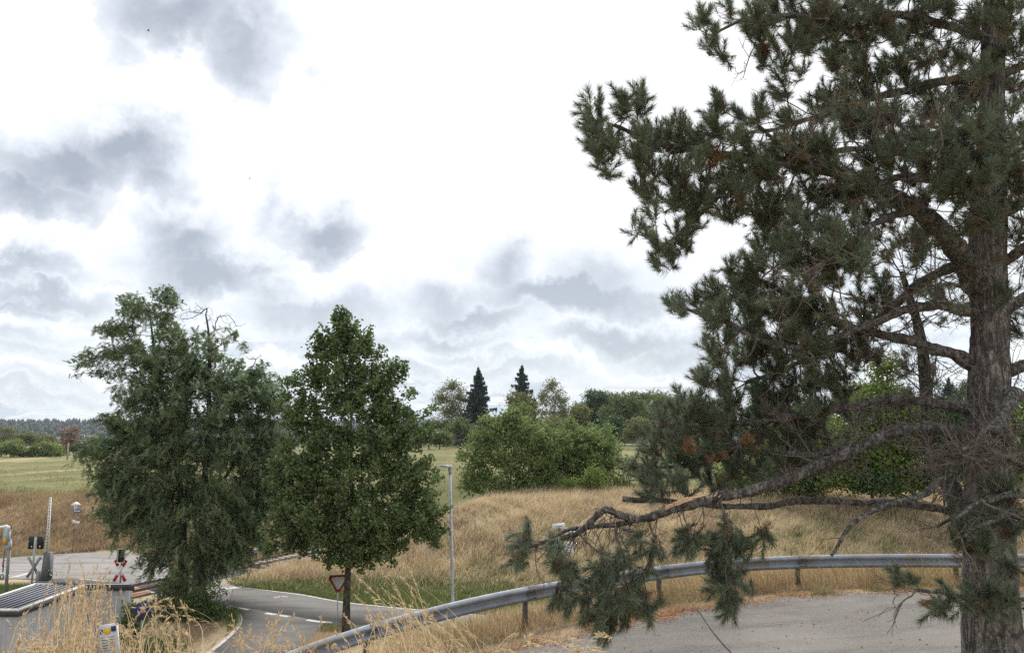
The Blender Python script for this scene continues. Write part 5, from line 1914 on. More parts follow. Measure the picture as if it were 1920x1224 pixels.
# ------------------------------------------------------------------ the great pine
def poly3(pts, n=40, D=12.5, smooth=3, wob=.0, seed=0):
    """picture-measured limb (col, row, depth offset) as a smooth line"""
    p = np.array([P(a[0], a[1], D + (a[2] if len(a) > 2 else 0)) for a in pts])
    s = np.r_[0, np.cumsum(np.linalg.norm(np.diff(p, axis=0), axis=1))]
    t = np.linspace(0, s[-1], n)
    q = np.stack([np.interp(t, s, p[:, i]) for i in range(3)], -1)
    for _ in range(smooth):
        q[1:-1] = .25 * q[:-2] + .5 * q[1:-1] + .25 * q[2:]
    if wob:
        r_ = np.random.default_rng(seed)
        ph = r_.uniform(0, 6, 6)
        q[1:] += wob * np.stack([np.sin(t[1:] * 3.1 + ph[0]) + .6 * np.sin(t[1:] * 7.3 + ph[1]), np.sin(t[1:] * 2.7 + ph[2]), np.sin(t[1:] * 3.7 + ph[3]) + .6 * np.sin(t[1:] * 8.1 + ph[4])], -1)
    return q


def rough_tube(pts, rad, n, amp, fz, fr, seed=0.0):
    """bark covered stem: ridges are real relief"""
    pts = np.asarray(pts, float)
    k = len(pts)
    tg = np.gradient(pts, axis=0)
    tg = unit(tg)
    ref = np.eye(3)[int(np.argmin(np.abs(tg.mean(0))))]
    u = unit(np.cross(tg, ref))
    w = np.cross(tg, u)
    s = np.r_[0, np.cumsum(np.linalg.norm(np.diff(pts, axis=0), axis=1))]
    V = np.zeros((k, n, 3))
    for i in range(k):
        for j in range(n):
            a = TAU * j / n
            ca, sa = math.cos(a), math.sin(a)
            q = Vector((ca * fr + seed, sa * fr, s[i] * fz))
            d = 1 - abs(mnoise.noise(q)) * 2.2
            d2 = mnoise.noise(q * 3.1)
            d3 = mnoise.noise(Vector((ca * 1.3 + seed, sa * 1.3, s[i] * .9)))
            r = rad[i] * (1 + .10 * d3) + amp * (-max(0, d - .35) * 1.6 + .5 * d2)
            V[i, j] = pts[i] + (u[i] * ca + w[i] * sa) * r
    i = np.arange(k - 1)[:, None] * n
    j = np.arange(n)[None, :]
    j2 = (j + 1) % n
    q = np.stack([i + j, i + j2, i + n + j2, i + n + j], -1).reshape(-1, 4)
    v = np.vstack([V.reshape(-1, 3), pts[-1:]])
    t = [((k - 1) * n + a, (k - 1) * n + (a + 1) % n, k * n) for a in range(n)]
    return v, q, t


PB = on_ground(*P(1862, 1300, 12.5).xy)
pine = empty('pine_tree', PB, 'huge old pine with rough bark and a broken low branch hanging over the rail', 'tree')
tp = poly3([(1864, 1300), (1862, 1224), (1858, 1100), (1855, 1000), (1854, 900), (1853, 800), (1856, 700), (1856, 600), (1852, 500), (1852, 400), (1858, 300), (1860, 200), (1861, 100), (1864, 0), (1868, -120), (1874, -260), (1878, -400)], 260, smooth=20)
tp[0, 2] = PB.z - .4
tz = tp[:, 2]
_rows = np.array([P(1860, py, 12.5).z for py in (1300, 1224, 1100, 1000, 900, 800, 700, 600, 500, 400, 300, 200, 100, 0, -120, -260, -400)])
rw = np.interp(tp[:, 2], _rows, [57, 52, 46, 43, 40, 37, 34, 32.5, 33, 31, 24, 22.5, 21, 19, 15, 10, 4]) * 12.5 / 1423
v, q, t = rough_tube(tp, rw, 72, .030, 1.6, 5.0)
MB().add(v, q, t).build('trunk', M['pine_bark'], pine, smooth=True, at=PB)

sk = Skel(120000)
trunk_ids = sk.chain(-1, tp[::4], limb=0, rad=rw[::4])
sk.ok[:sk.n] = False

# (points, start radius px, end radius px, bark, bears twigs)
LIMBS = [
    ([(1838, 530, 0), (1800, 478, -.3), (1760, 425, -.6), (1715, 393, -.8), (1650, 352, -1.0), (1560, 322, -1.1), (1450, 300, -1.2), (1340, 290, -1.2), (1230, 268, -1.2), (1150, 235, -1.2)], 23, 4, 'limb_bark'),
    ([(1450, 300, -1.2), (1390, 330, -1.0), (1330, 380, -.8), (1280, 430, -.6), (1235, 470, -.5)], 9, 3, 'limb_bark'),
    ([(1840, 520, .2), (1800, 498, .3), (1740, 518, .5), (1690, 560, .6), (1640, 605, .7), (1570, 650, .8), (1480, 690, .8), (1400, 715, .8)], 12, 4, 'limb_bark'),
    ([(1840, 588, 0), (1770, 573, -.2), (1700, 580, -.4), (1640, 602, -.5), (1580, 630, -.6), (1500, 650, -.8), (1420, 640, -.9), (1350, 600, -1), (1290, 578, -1)], 11, 3, 'limb_bark'),
    ([(1840, 690, .1), (1780, 662, .0), (1710, 638, -.1), (1640, 626, -.1), (1580, 610, -.2), (1500, 570, -.2), (1440, 530, -.3), (1370, 510, -.3)], 14, 4, 'limb_bark'),
    ([(1840, 775, .1), (1780, 758, .0), (1710, 750, -.1), (1640, 752, -.1), (1570, 765, -.1), (1490, 785, 0), (1400, 792, 0), (1300, 790, .1), (1230, 800, .1)], 11, 4, 'limb_bark'),
    ([(1840, 830, -.1), (1790, 806, -.3), (1730, 803, -.5), (1670, 810, -.7), (1610, 838, -.8), (1540, 873, -.9), (1460, 903, -1.0), (1390, 925, -1.0), (1340, 936, -1.1), (1290, 945, -1.1), (1235, 962, -1.1), (1185, 974, -1.1)], 15.5, 7, 'limb_bark'),
    ([(1185, 974, -1.1), (1160, 966, -1.1), (1140, 953, -1.1), (1128, 958, -1.1), (1108, 980, -1.15), (1080, 998, -1.2), (1045, 1008, -1.2), (1028, 1010, -1.2)], 7.5, 4, 'limb_bark'),
    ([(1185, 974, -1.1), (1150, 984, -1.0), (1110, 987, -1.0), (1070, 993, -1.1), (1040, 1006, -1.2), (1010, 1018, -1.2), (990, 1020, -1.2), (975, 1030, -1.2)], 6, 2.5, 'limb_bark'),
    ([(1790, 956, .35), (1700, 946, .3), (1600, 938, .2), (1500, 940, .1), (1420, 948, 0), (1330, 950, -.2), (1240, 936, -.3), (1170, 935, -.3)], 8.5, 5, 'limb_bark'),
    ([(1900, 740, -.7), (1878, 785, -.9), (1820, 856, -1.2), (1760, 905, -1.4), (1720, 928, -1.5), (1680, 942, -1.5), (1640, 955, -1.6), (1600, 985, -1.7), (1570, 1020, -1.8), (1556, 1040, -1.8)], 12, 2.5, 'lichen_bark'),
    ([(1840, 145, 0), (1760, 155, .1), (1680, 172, .2), (1600, 196, .3), (1530, 218, .4), (1450, 245, .5), (1400, 250, .5)], 11, 4, 'limb_bark'),
    ([(1845, 70, 0), (1760, 42, -.3), (1660, 25, -.5), (1560, 40, -.7), (1470, 30, -.8), (1400, 30, -.9), (1350, 60, -.9)], 10, 3, 'limb_bark'),
    ([(1842, 240, -.1), (1760, 250, -.5), (1680, 265, -.9), (1600, 280, -1.2), (1500, 300, -1.4), (1420, 240, -1.5)], 12, 3, 'limb_bark'),
    ([(1842, 340, .2), (1770, 340, .5), (1690, 330, .8), (1600, 350, 1.1), (1520, 400, 1.3), (1450, 440, 1.4)], 12, 3, 'limb_bark'),
    ([(1850, 420, -.2), (1800, 330, -1.0), (1780, 300, -1.5), (1760, 290, -2.0)], 12, 4, 'limb_bark'),
    ([(1862, 140, .05), (1880, 140, 0), (1950, 112, .1), (2060, 80, .2)], 10, 4, 'limb_bark'),
    ([(1862, 330, .05), (1880, 330, 0), (1960, 290, -.4), (2060, 250, -.8)], 12, 4, 'limb_bark'),
    ([(1862, 400, .05), (1885, 400, 0), (1960, 355, .4), (2070, 330, .8)], 13, 4, 'limb_bark'),
    ([(1862, 490, .05), (1885, 490, 0), (1960, 440, -.4), (2060, 420, -.8)], 13, 4, 'limb_bark'),
    ([(1862, 580, .05), (1885, 580, 0), (1960, 535, .3), (2080, 520, .5)], 14, 4, 'limb_bark'),
    ([(1862, 700, .05), (1888, 700, 0), (1960, 670, -.2), (2080, 650, -.4)], 14, 4, 'limb_bark'),
    ([(1860, 20, 0), (1830, -60, -.8), (1780, -140, -1.6)], 10, 3, 'limb_bark'),
    ([(1860, -60, 0), (1760, -130, .3), (1640, -150, .5), (1560, -120, .6)], 11, 3, 'limb_bark'),
    ([(1862, 300, .2), (1850, 250, 1.5), (1830, 230, 2.8), (1800, 220, 3.6)], 12, 3, 'limb_bark'),
    ([(1862, 560, .2), (1830, 540, 1.4), (1780, 530, 2.6), (1740, 540, 3.4)], 12, 3, 'limb_bark'),
    ([(1700, 393, -.8), (1640, 420, -1.3), (1590, 460, -1.7), (1550, 490, -2.0)], 9, 3, 'limb_bark'),
    ([(1610, 838, -.8), (1540, 850, -.4), (1460, 850, 0), (1380, 850, .2), (1290, 870, .3), (1220, 880, .3)], 8, 3, 'limb_bark'),
    ([(1865, 930, -.4), (1830, 945, -.9), (1790, 965, -1.2), (1760, 990, -1.3)], 7, 2.5, 'lichen_bark'),
    ([(1870, 1080, -.4), (1840, 1105, -.9), (1800, 1118, -1.2), (1750, 1112, -1.3), (1720, 1105, -1.3)], 6, 3, 'limb_bark'),
    ([(1895, 830, -.6), (1860, 800, -1.2), (1840, 815, -1.5), (1800, 845, -1.7)], 9, 3, 'lichen_bark'),
    ([(1930, 880, -1.2), (1880, 850, -1.6), (1840, 870, -1.8), (1800, 850, -1.9)], 7, 3, 'lichen_bark'),
    ([(1935, 930, -1.4), (1880, 925, -1.7), (1830, 945, -1.9), (1790, 975, -2.0)], 8, 3, 'lichen_bark'),
    ([(1940, 985, -1.6), (1890, 960, -1.9), (1840, 985, -2.0), (1800, 1010, -2.0)], 6, 2.5, 'lichen_bark'),
]
limb_part = {}
barks = {}
for i, (pts, r0, r1, bk) in enumerate(LIMBS):
    n = max(14, int(len(pts) * 7))
    q3_ = poly3(pts, n, 12.5, 3, .016, i)
    d0 = 12.5 / 1423
    tt = np.linspace(0, 1, n)
    rad = (r0 + (r1 - r0) * tt ** .8) * d0 * .98
    if i < 7 or r0 > 10:
        rad = rad * (1 + .5 * np.exp(-tt * n / 2.2) * (1 if i not in (1,) else 0))
    rad = rad * (1 + .10 * np.sin(tt * n * .9 + i) + .06 * np.sin(tt * n * 2.3 + i * 2))
    # hook the limb to its nearest parent node so twig paths have lengths
    d = np.linalg.norm(sk.P[:sk.n] - q3_[0], axis=1)
    par = int(np.argmin(d))
    sk.chain(par, q3_, limb=i + 1, rad=rad)
    seg = 20 if r0 > 12 else 14
    v, q, t = rough_tube(np.repeat(q3_, 1, 0), rad, seg, .012 if r0 > 12 else .007, 5.0, 3.0, i * 3.7)
    t = list(t)
    limb_part[i + 1] = MB().add(v, q, t).build('branch', M[bk], pine, smooth=True, at=PB)
    barks[i + 1] = bk

# second, leaning stem
lp = poly3([(1812, 985, .3), (1790, 925, .4), (1762, 875, .5), (1743, 830, .6), (1737, 740, .6), (1728, 640, .6), (1716, 590, .6), (1700, 540, .7), (1690, 510, .8)], 90, smooth=6)
lr = np.interp(np.linspace(0, 1, 90), [0, .15, .4, .7, 1], [24, 17, 12.5, 10.5, 5]) * 12.5 / 1423
v, q, t = rough_tube(lp, lr, 28, .014, 3.0, 4.0, 9)
lean = MB().add(v, q, t).build('leaning_stem', M['lichen_bark'], pine, smooth=True, at=PB)
LI = len(LIMBS) + 1
par = int(np.argmin(np.linalg.norm(sk.P[:sk.n] - lp[0], axis=1)))
sk.chain(par, lp[::3], limb=LI, rad=lr[::3])
limb_part[LI] = lean

# where the needle shoots sit: (col, row, rx, ry, depth offset, weight, colour bias)
F = [
    (1345, 90, 30, 24, -.8, 1), (1330, 40, 26, 24, -.9, .8), (1375, 25, 26, 22, -.9, .9), (1410, 60, 45, 40, -.8, 1), (1460, 100, 45, 50, -.6, 1), (1530, 60, 60, 55, -.5, 1), (1470, 165, 40, 24, .4, .7), (1590, 40, 60, 50, -.4, 1),
    (1115, 225, 30, 55, -1.2, 1.2), (1190, 205, 36, 50, -1.2, 1.2), (1140, 280, 45, 40, -1.2, 1.2), (1140, 330, 22, 20, -1.2, .8), (1200, 290, 45, 45, -1.2, 1.1), (1260, 260, 45, 40, -1.2, 1.2), (1350, 205, 20, 42, -1.2, 1.2), (1330, 260, 45, 40, -1.2, 1.2),
    (1410, 220, 26, 40, -1.4, 1.1), (1390, 280, 60, 45, -1.3, 1.2), (1300, 320, 70, 45, -1.1, 1.2), (1215, 340, 34, 30, -1.0, .9), (1260, 380, 40, 36, -.8, .9), (1430, 320, 60, 50, -1.2, 1.2), (1490, 270, 50, 50, -1.3, 1.1), (1530, 300, 50, 60, -1.2, 1.1),
    (1210, 430, 34, 18, -.6, 1.1), (1250, 480, 34, 28, -.5, 1.2), (1280, 440, 40, 40, -.5, 1), (1310, 390, 50, 40, -.7, 1.1), (1380, 380, 60, 50, -1.0, 1.2), (1450, 400, 60, 50, -.8, 1.2), (1520, 390, 60, 50, -.6, 1.2), (1590, 370, 50, 60, -.9, 1),
    (1560, 460, 60, 50, -1.8, 1.3), (1500, 480, 60, 40, -1.5, 1.2), (1600, 500, 45, 40, -1.9, 1), (1440, 470, 50, 34, -.4, 1),
    (1330, 545, 45, 40, -.5, 1.1), (1390, 520, 60, 45, -.4, 1.2), (1280, 578, 22, 18, -1.0, 1.2), (1345, 600, 36, 40, -.9, 1.1), (1350, 660, 34, 40, -.4, 1.1), (1420, 590, 50, 50, -.6, 1.1), (1440, 660, 50, 44, .4, 1), (1370, 730, 40, 30, .4, 1),
    (1490, 570, 50, 50, -.2, .9), (1550, 590, 40, 40, -.3, .9), (1510, 660, 60, 40, -.6, .9), (1590, 660, 50, 40, .2, .8), (1470, 730, 60, 44, .6, 1), (1640, 560, 40, 40, .5, .4),
    (1290, 780, 60, 34, .1, 1.2), (1350, 800, 60, 40, .1, 1.2), (1250, 830, 50, 34, .2, 1.1), (1210, 880, 40, 30, .3, 1), (1300, 860, 60, 40, .3, 1.2), (1380, 850, 60, 45, .2, 1.1), (1440, 820, 60, 50, .1, 1), (1520, 800, 60, 44, 0, .9), (1570, 740, 50, 40, .2, .7),
    (1270, 915, 50, 22, -.2, 1), (1350, 900, 50, 26, .1, 1), (1430, 880, 60, 26, .1, .8), (1230, 920, 40, 20, -.3, .7), (1490, 870, 40, 30, .2, .6),
    # broken branch: drooping brushes
    (985, 1010, 14, 10, -1.2, 2.2), (978, 1050, 12, 16, -1.2, 2.0), (1035, 1005, 12, 10, -1.2, 2), (1030, 1060, 26, 26, -1.2, 1.0), (1075, 1080, 30, 30, -1.2, 1.0), (1030, 1115, 24, 18, -1.2, 1), (1085, 1110, 26, 18, -1.2, .9),
    (1140, 1050, 30, 28, -1.2, 1.1), (1135, 1100, 34, 34, -1.3, 1.3), (1140, 1145, 34, 34, -1.3, 1.7), (1150, 1170, 28, 18, -1.3, 1.6), (1190, 1110, 34, 36, -1.2, 1.1), (1205, 1050, 34, 26, -1.1, 1.2), (1165, 1010, 30, 24, -1.1, .9), (1220, 1010, 40, 30, -1.0, 1.0),
    (1195, 1140, 24, 18, -1.2, 1.1), (1285, 1008, 30, 22, -1.0, .8), (1300, 1020, 26, 20, -1.0, .7), (1352, 984, 18, 12, -1.1, 1.2),
    (1375, 1020, 34, 24, -1.0, 1.2), (1370, 1065, 34, 30, -1.0, 1.5), (1365, 1110, 26, 24, -1.0, 1.7), (1420, 1010, 22, 18, -1.0, 1.1), (1345, 1050, 16, 20, -1.0, 1),
    # right of and around the trunk
    (1800, 270, 50, 36, -1.8, 1.6), (1850, 300, 50, 40, -1.7, 1.4), (1770, 330, 45, 40, -1.9, 1.4), (1810, 350, 45, 40, -1.9, 1.2), (1740, 290, 36, 30, -1.7, 1), (1895, 330, 40, 40, -1.2, .9), (1905, 270, 26, 40, -.8, .8),
    (1650, 60, 60, 40, -.4, 1), (1730, 40, 60, 40, -.2, 1.1), (1790, 90, 50, 40, .6, .9), (1700, 120, 60, 40, .4, 1), (1640, 160, 50, 40, .5, 1), (1580, 150, 50, 44, .6, .8), (1740, 190, 60, 40, .4, .9), (1660, 230, 60, 36, -.6, .9),
    (1590, 240, 50, 36, -.9, .9), (1820, 180, 30, 40, .8, .6), (1700, 330, 50, 30, .7, .8), (1640, 310, 40, 30, -1.1, 1), (1660, 400, 40, 36, .8, .6), (1730, 450, 40, 34, 1.6, .5), (1780, 560, 36, 26, 2.6, .5), (1900, 30, 30, 30, .2, .9), (1910, 170, 26, 40, .3, .6), (1900, 450, 24, 30, -.3, .5), (1910, 620, 24, 26, .1, .4),
    (1990, 100, 60, 50, .1, .9), (2010, 270, 60, 50, -.3, .9), (2020, 430, 60, 50, 0, .8), (2030, 560, 60, 40, .2, .8), (2030, 690, 60, 40, -.2, .8),
    (1600, -60, 80, 60, .2, .9), (1740, -80, 80, 60, 0, .9), (1860, -120, 80, 80, -.4, .8), (1480, -20, 60, 40, -.5, .8), (1960, -60, 70, 60, .2, .7), (1880, -260, 70, 80, 0, .7),
    (1600, 100, 60, 50, .9, .9), (1700, 60, 60, 50, 1.2, .9), (1560, 200, 60, 40, 1.0, .9), (1640, 240, 60, 40, 1.2, .9), (1720, 260, 60, 40, 1.4, .8), (1780, 200, 50, 40, 1.6, .8), (1680, 300, 60, 36, .2, .9),
    (1750, 380, 50, 30, .8, .6), (1640, 450, 50, 40, 1.2, .7), (1700, 480, 50, 40, 1.6, .5), (1560, 520, 50, 40, .6, .7), (1620, 580, 50, 36, .4, .5), (1500, 620, 50, 40, .5, .8), (1560, 700, 60, 40, .6, .7), (1640, 680, 40, 26, .8, .5),
    (1480, 760, 60, 40, .9, .9), (1420, 760, 50, 40, .8, .9), (1540, 830, 50, 40, .7, .7), (1600, 790, 40, 30, .8, .5), (1820, 60, 40, 40, -.6, .4), (1840, 130, 30, 40, 1.4, .7), (1560, 0, 60, 30, .3, .9), (1660, -10, 60, 30, .5, .9), (1440, 10, 50, 30, -.3, .8),
    (1850, 60, 40, 50, -1.1, .35), (1850, 150, 36, 40, -1.3, .25), (1880, 215, 28, 36, -1.1, .4), (1825, 430, 34, 26, -1.4, .7), (1900, 100, 26, 40, -.8, .9), (1905, 385, 24, 30, -.6, .7), (1908, 545, 22, 26, -.6, .6), (1440, 560, 50, 40, .8, .8), (1400, 660, 50, 50, .9, .8), (1330, 700, 36, 40, .2, .9),
    (1770, 690, 24, 12, 1.0, .7), (1690, 690, 20, 14, 1.0, .6), (1660, 760, 30, 20, .4, .5),
    (1880, 930, 36, 24, -1.4, 1.2), (1900, 990, 26, 26, -1.5, 1.0), (1850, 1000, 34, 24, -1.6, .9), (1830, 1030, 24, 18, -1.6, .8), (1850, 1120, 40, 30, -1.1, 1.4), (1800, 1135, 34, 24, -1.2, 1.6), (1780, 1160, 26, 14, -1.2, 1.2), (1716, 1100, 12, 10, -1.3, 2), (1880, 1080, 24, 18, -1.0, .8),
]
BIAS_DEAD = []
tips, wts = [], []
for e in F:
    px, py, rx, ry, oy, w = e[:6]
    if px < 1240 and py > 960:
        w *= .70
    k = max(1, int(w * rx * ry / 168 + rng.uniform()))
    u = unit(rng.normal(0, 1, (k, 3))) * rng.uniform(.1, 1, (k, 1)) ** .55
    m = (12.5 + oy) / 1423
    dep = max(.30, .75 * (rx + ry) * .5 * m) + .2
    c = np.array(P(px, py, 12.5 + oy))
    tips.append(c + u * np.array([rx * m * .88, dep, ry * m * .88]))
tips = np.vstack(tips)
keep = []
for p_ in tips:
    if not keep or np.min(np.linalg.norm(np.array(keep[-400:]) - p_, axis=1)) > .20:
        keep.append(p_)
tips = np.array(keep)
NTIP = len(tips)
lim = np.arange(sk.n)
limbn = sk.P[:sk.n][sk.limb[:sk.n] > 0]
dist = np.array([np.min(np.linalg.norm(limbn - p_, axis=1)) for p_ in tips])
o = np.argsort(dist)
sk.L[:sk.n] = 0
hang = on_hang = None
for i in o:
    p_ = tips[i]
    up = np.array([0, 0, 1.0])
    low = p_[2] < P(0, 980, 11.4).z and p_[0] < P(1480, 0, 12).x
    out = unit(np.array([p_[0] - tp[0, 0], p_[1] - 12.5, 0]))
    e = unit(out * .5 + up * (.75 if not low else -.65) + rng.normal(0, .35, 3))
    nd_ = sk.attach(p_, enddir=e, bias=.55, step=.075, sag=.10 if not low else .02, wig=.05, start_pull=.5)
    sk.tips.pop()
    if sk.chains and sk.chains[-1][1][-1] != nd_:
        continue
    # a rounded tuft of shoots from one twig end
    for q in range(int(rng.integers(5, 8))):
        d = unit(e * .55 + rng.normal(0, .62, 3) + np.array([0, 0, .18 if not low else -.12]))
        Ln_ = rng.uniform(.10, .24)
        f_ = np.linspace(0, 1, 4)[1:, None]
        ids = sk.chain(nd_, sk.P[nd_] + d * Ln_ * f_ + np.array([0, 0, .03 if not low else -.01]) * f_ ** 2)
        sk.tips.append(ids[-1])
# bare dead twigs, hanging and hooked, in tangles along the limbs
dead_tips = set()
half_tips = []


def hook(start, d, Ln, k=6, curl=None):
    d = np.asarray(d, float)
    p_ = sk.P[start].copy()
    pts = []
    cu = curl if curl is not None else unit(rng.normal(0, 1, 3)) * rng.uniform(.2, 1.1)
    for s_ in range(k):
        d = unit(d + cu / k * 1.3 + rng.normal(0, .16, 3))
        p_ = p_ + d * Ln / k
        pts.append(p_.copy())
    return sk.chain(start, pts), d


cand = np.where((sk.limb[:sk.n] > 0) & (sk.r[:sk.n] > .016))[0]
cand = cand[(sk.P[cand, 0] > P(1380, 0, 11.5).x)]
wgt = np.where(sk.P[cand, 0] > P(1420, 0, 12).x, 1.0, .35) * np.where(sk.P[cand, 2] > P(0, 900, 12).z, 1.0, .10)
wgt = wgt / wgt.sum()
for _ in range(480):
    i = int(rng.choice(cand, p=wgt))
    tg_ = unit(sk.P[i] - sk.P[sk.par[i]])
    d = unit(tg_ * rng.uniform(.0, .9) + np.array([rng.normal(-.15, .5), rng.normal(0, .8), rng.normal(-.15, .7)]))
    upper_ = sk.P[i][2] > P(0, 640, 12).z
    Ln = rng.uniform(.5, 1.5) if upper_ else rng.uniform(.25, .9)
    ids, d2 = hook(i, d, Ln, 9)
    alive = upper_ and rng.uniform() < .75
    for q in range(int(rng.integers(5, 12))):
        j = ids[int(rng.integers(1, len(ids)))]
        dd = unit(d + rng.normal(0, .75, 3) + np.array([0, 0, -.15]))
        id2, _d = hook(j, dd, rng.uniform(.16, .55), 6, curl=np.array([rng.normal(0, .5), rng.normal(0, .5), rng.uniform(-.2, 1.2)]))
        (half_tips.append(id2[-1]) if alive and rng.uniform() < .62 else dead_tips.add(id2[-1]))
        if rng.uniform() < .6:
            id3, _d = hook(id2[2], unit(dd + rng.normal(0, .8, 3)), rng.uniform(.08, .28), 4)
            dead_tips.add(id3[-1])
# bare drooping twigs at the broken end
for _ in range(60):
    lb_ = rng.choice([7, 8, 8, 9, 9])
    c_ = np.where((sk.limb[:sk.n] == lb_) & (sk.r[:sk.n] > 0) & (sk.P[:sk.n, 0] < P(1330, 0, 11.4).x))[0]
    i = int(rng.choice(c_))
    ids, d2 = hook(i, unit(np.array([rng.normal(-.2, .5), rng.normal(0, .4), -1.0 + rng.normal(0, .35)])), rng.uniform(.25, .85), 9, curl=np.array([rng.normal(-.3, .7), rng.normal(0, .4), rng.uniform(-.3, .9)]))
    for q in range(3):
        id2, _d = hook(ids[int(rng.integers(2, 9))], unit(rng.normal(0, 1, 3) + np.array([-.2, 0, -.5])), rng.uniform(.10, .30), 5)
# grey lichened tangle in front of the trunk foot
for _ in range(60):
    lb_ = rng.choice([11, 31, 32, 33, 34, 29])
    c_ = np.where((sk.limb[:sk.n] == lb_) & (sk.r[:sk.n] > 0))[0]
    i = int(rng.choice(c_))
    ids, d2 = hook(i, unit(np.array([rng.normal(-.5, .6), rng.normal(-.1, .5), rng.normal(-.2, .6)])), rng.uniform(.15, .6), 7)
    for q in range(3):
        id2, _d = hook(ids[int(rng.integers(1, 7))], unit(rng.normal(0, 1, 3) + np.array([-.3, 0, -.2])), rng.uniform(.08, .25), 4)
sk.tips.extend(half_tips)
HALF = set(half_tips)
sk.radii(.0042, 2.3, cap=.055)
sk.R = np.where(sk.r[:sk.n] > 0, sk.R, np.minimum(sk.R, .028))

# needles
live = np.array([k for k in sk.tips if k not in dead_tips])


def shoot_axis(k):
    p_ = sk.P[k]
    a = sk.par[k]
    b = sk.par[a] if a >= 0 else a
    d = p_ - sk.P[b if b >= 0 else a]
    return d / (np.linalg.norm(d) + 1e-9)


def needles(mb, tip, ax, nn, Lsh, nl, spread, width=.0042, fwd=.75, droop=.0):
    f = rng.uniform(0, 1, nn) ** .8
    b = tip - ax * ((1 - f) * Lsh)[:, None] + ax * .02
    u = unit(np.cross(rng.normal(0, 1, (nn, 3)), ax))
    sp = spread * (1.25 - .75 * f)[:, None] * rng.uniform(.6, 1.3, (nn, 1))
    d = unit(ax * fwd + u * sp + np.array([0, 0, -droop]))
    ln = (nl * rng.uniform(.75, 1.15, nn))[:, None]
    w = unit(np.cross(d, rng.normal(0, 1, (nn, 3)))) * width
    e = b + d * ln
    e[:, 2] -= .012
    v = np.stack([b - w * .5, b + w * .5, e], 1)
    i = np.arange(nn)[:, None] * 3
    mb.add(v.reshape(-1, 3), t=i + np.array([0, 1, 2]))


green_mb, brown_mb, dead_mb = {}, {}, {}
cone_spots = []
dead_spots = [P(*a) for a in ((1860, 250, 11.0), (1700, 90, 12.2), (1672, 185, 12.2), (1555, 690, 11.8), (1450, 75, 11.8), (1330, 300, 11.2), (1290, 835, 12.2), (1740, 1112, 11.3), (1350, 870, 12.2), (1800, 962, 12.2), (1400, 800, 12.2), (1190, 120, 11.0), (1500, 760, 12.4), (1650, 140, 12.3))]
dead_spots = np.array([tuple(p) for p in dead_spots])
for k in live:
    p_ = sk.P[k]
    lb = int(sk.limb[k])
    ax = shoot_axis(k)
    if lb in (7, 8, 9) or p_[2] < P(0, 1000, 11.4).z:
        ax = unit(ax * .8 + np.array([-.12, -.05, -.12]) + rng.normal(0, .33, 3))
    else:
        ax = unit(ax + np.array([-.08, 0, .38]) + rng.normal(0, .15, 3))
    if k in HALF:
        r3 = rng.uniform()
        needles((brown_mb if r3 < .4 else green_mb).setdefault(lb, MB()), p_, unit(shoot_axis(k) + np.array([0, 0, .15])), int(rng.integers(35, 75)), rng.uniform(.10, .22), .13, .85, width=.0078)
        continue
    dd = np.min(np.linalg.norm(dead_spots - p_, axis=1))
    if dd < .20:
        needles(dead_mb.setdefault(lb, MB()), p_, ax, 90, .16, .14, .8, droop=.5, width=.007)
        continue
    s_ = rng.uniform(.8, 1.15)
    Ls_ = rng.uniform(.20, .36)
    needles(green_mb.setdefault(lb, MB()), p_ + ax * .05, ax, int(36 + 300 * Ls_), Ls_, .150 * s_, .80, fwd=.75, width=.0084)
    if rng.uniform() < (.10 if p_[0] < P(1480, 0, 12).x and p_[2] > P(0, 620, 12).z else .22):
        q_ = p_ - ax * .10
        needles(brown_mb.setdefault(lb, MB()), q_, unit(ax + np.array([0, 0, -.3])), 90, .26, .13, .95, fwd=.35, droop=.45, width=.0075)
    if rng.uniform() < .05:
        cone_spots.append((p_ - ax * .2, lb))
print('pine shoots', len(live), 'nodes', sk.n)
for lb, part in limb_part.items():
    tb = MB()
    sk.tubes(tb, limb=lb, sides=3, skip_fixed=True, thin=True)
    if tb.n:
        tb.build('twigs', M['twig'], part, smooth=True, at=None, kind='stuff')
    for d_, m_, nm in ((green_mb, 'needle', 'needles'), (brown_mb, 'needle_in', 'old_needles'), (dead_mb, 'needle_dead', 'dead_needles')):
        if lb in d_:
            d_[lb].build(nm, M[m_], part, kind='stuff')
# children of the branches were built in world space
for part in limb_part.values():
    for ch in part.children:
        ch.location = (-PB.x, -PB.y, -PB.z)

# cones
cm = MB()
for i in range(9):
    z0 = -i * .0085
    r0 = .034 * math.sin(math.pi * (i + 1.2) / 10.5)
    for j in range(7):
        a = TAU * j / 7 + i * .45
        ca, sa = math.cos(a), math.sin(a)
        cm.add([(ca * r0 * .3 - sa * .008, sa * r0 * .3 + ca * .008, z0), (ca * r0 * .3 + sa * .008, sa * r0 * .3 - ca * .008, z0), (ca * r0 + sa * .009, sa * r0 - ca * .009, z0 - .012), (ca * r0 - sa * .009, sa * r0 + ca * .009, z0 - .012)], [(0, 1, 2, 3)])
cm.tube([(0, 0, .01), (0, 0, -.075)], [.016, .012], 6)
first = None
for p_, lb in cone_spots[:70]:
    if first is None:
        first = cm.build('cone', M['cone'], limb_part[lb])
        c_ = first
    else:
        c_ = first.copy()
        COL.objects.link(c_)
        c_.parent = limb_part[lb]
    c_.location = Vector(p_) - PB + Vector((0, 0, -.02))
    c_.rotation_euler = (rng.uniform(-.9, .9), rng.uniform(-.9, .9), rng.uniform(0, 6))
    c_.scale = (1.25,) * 3

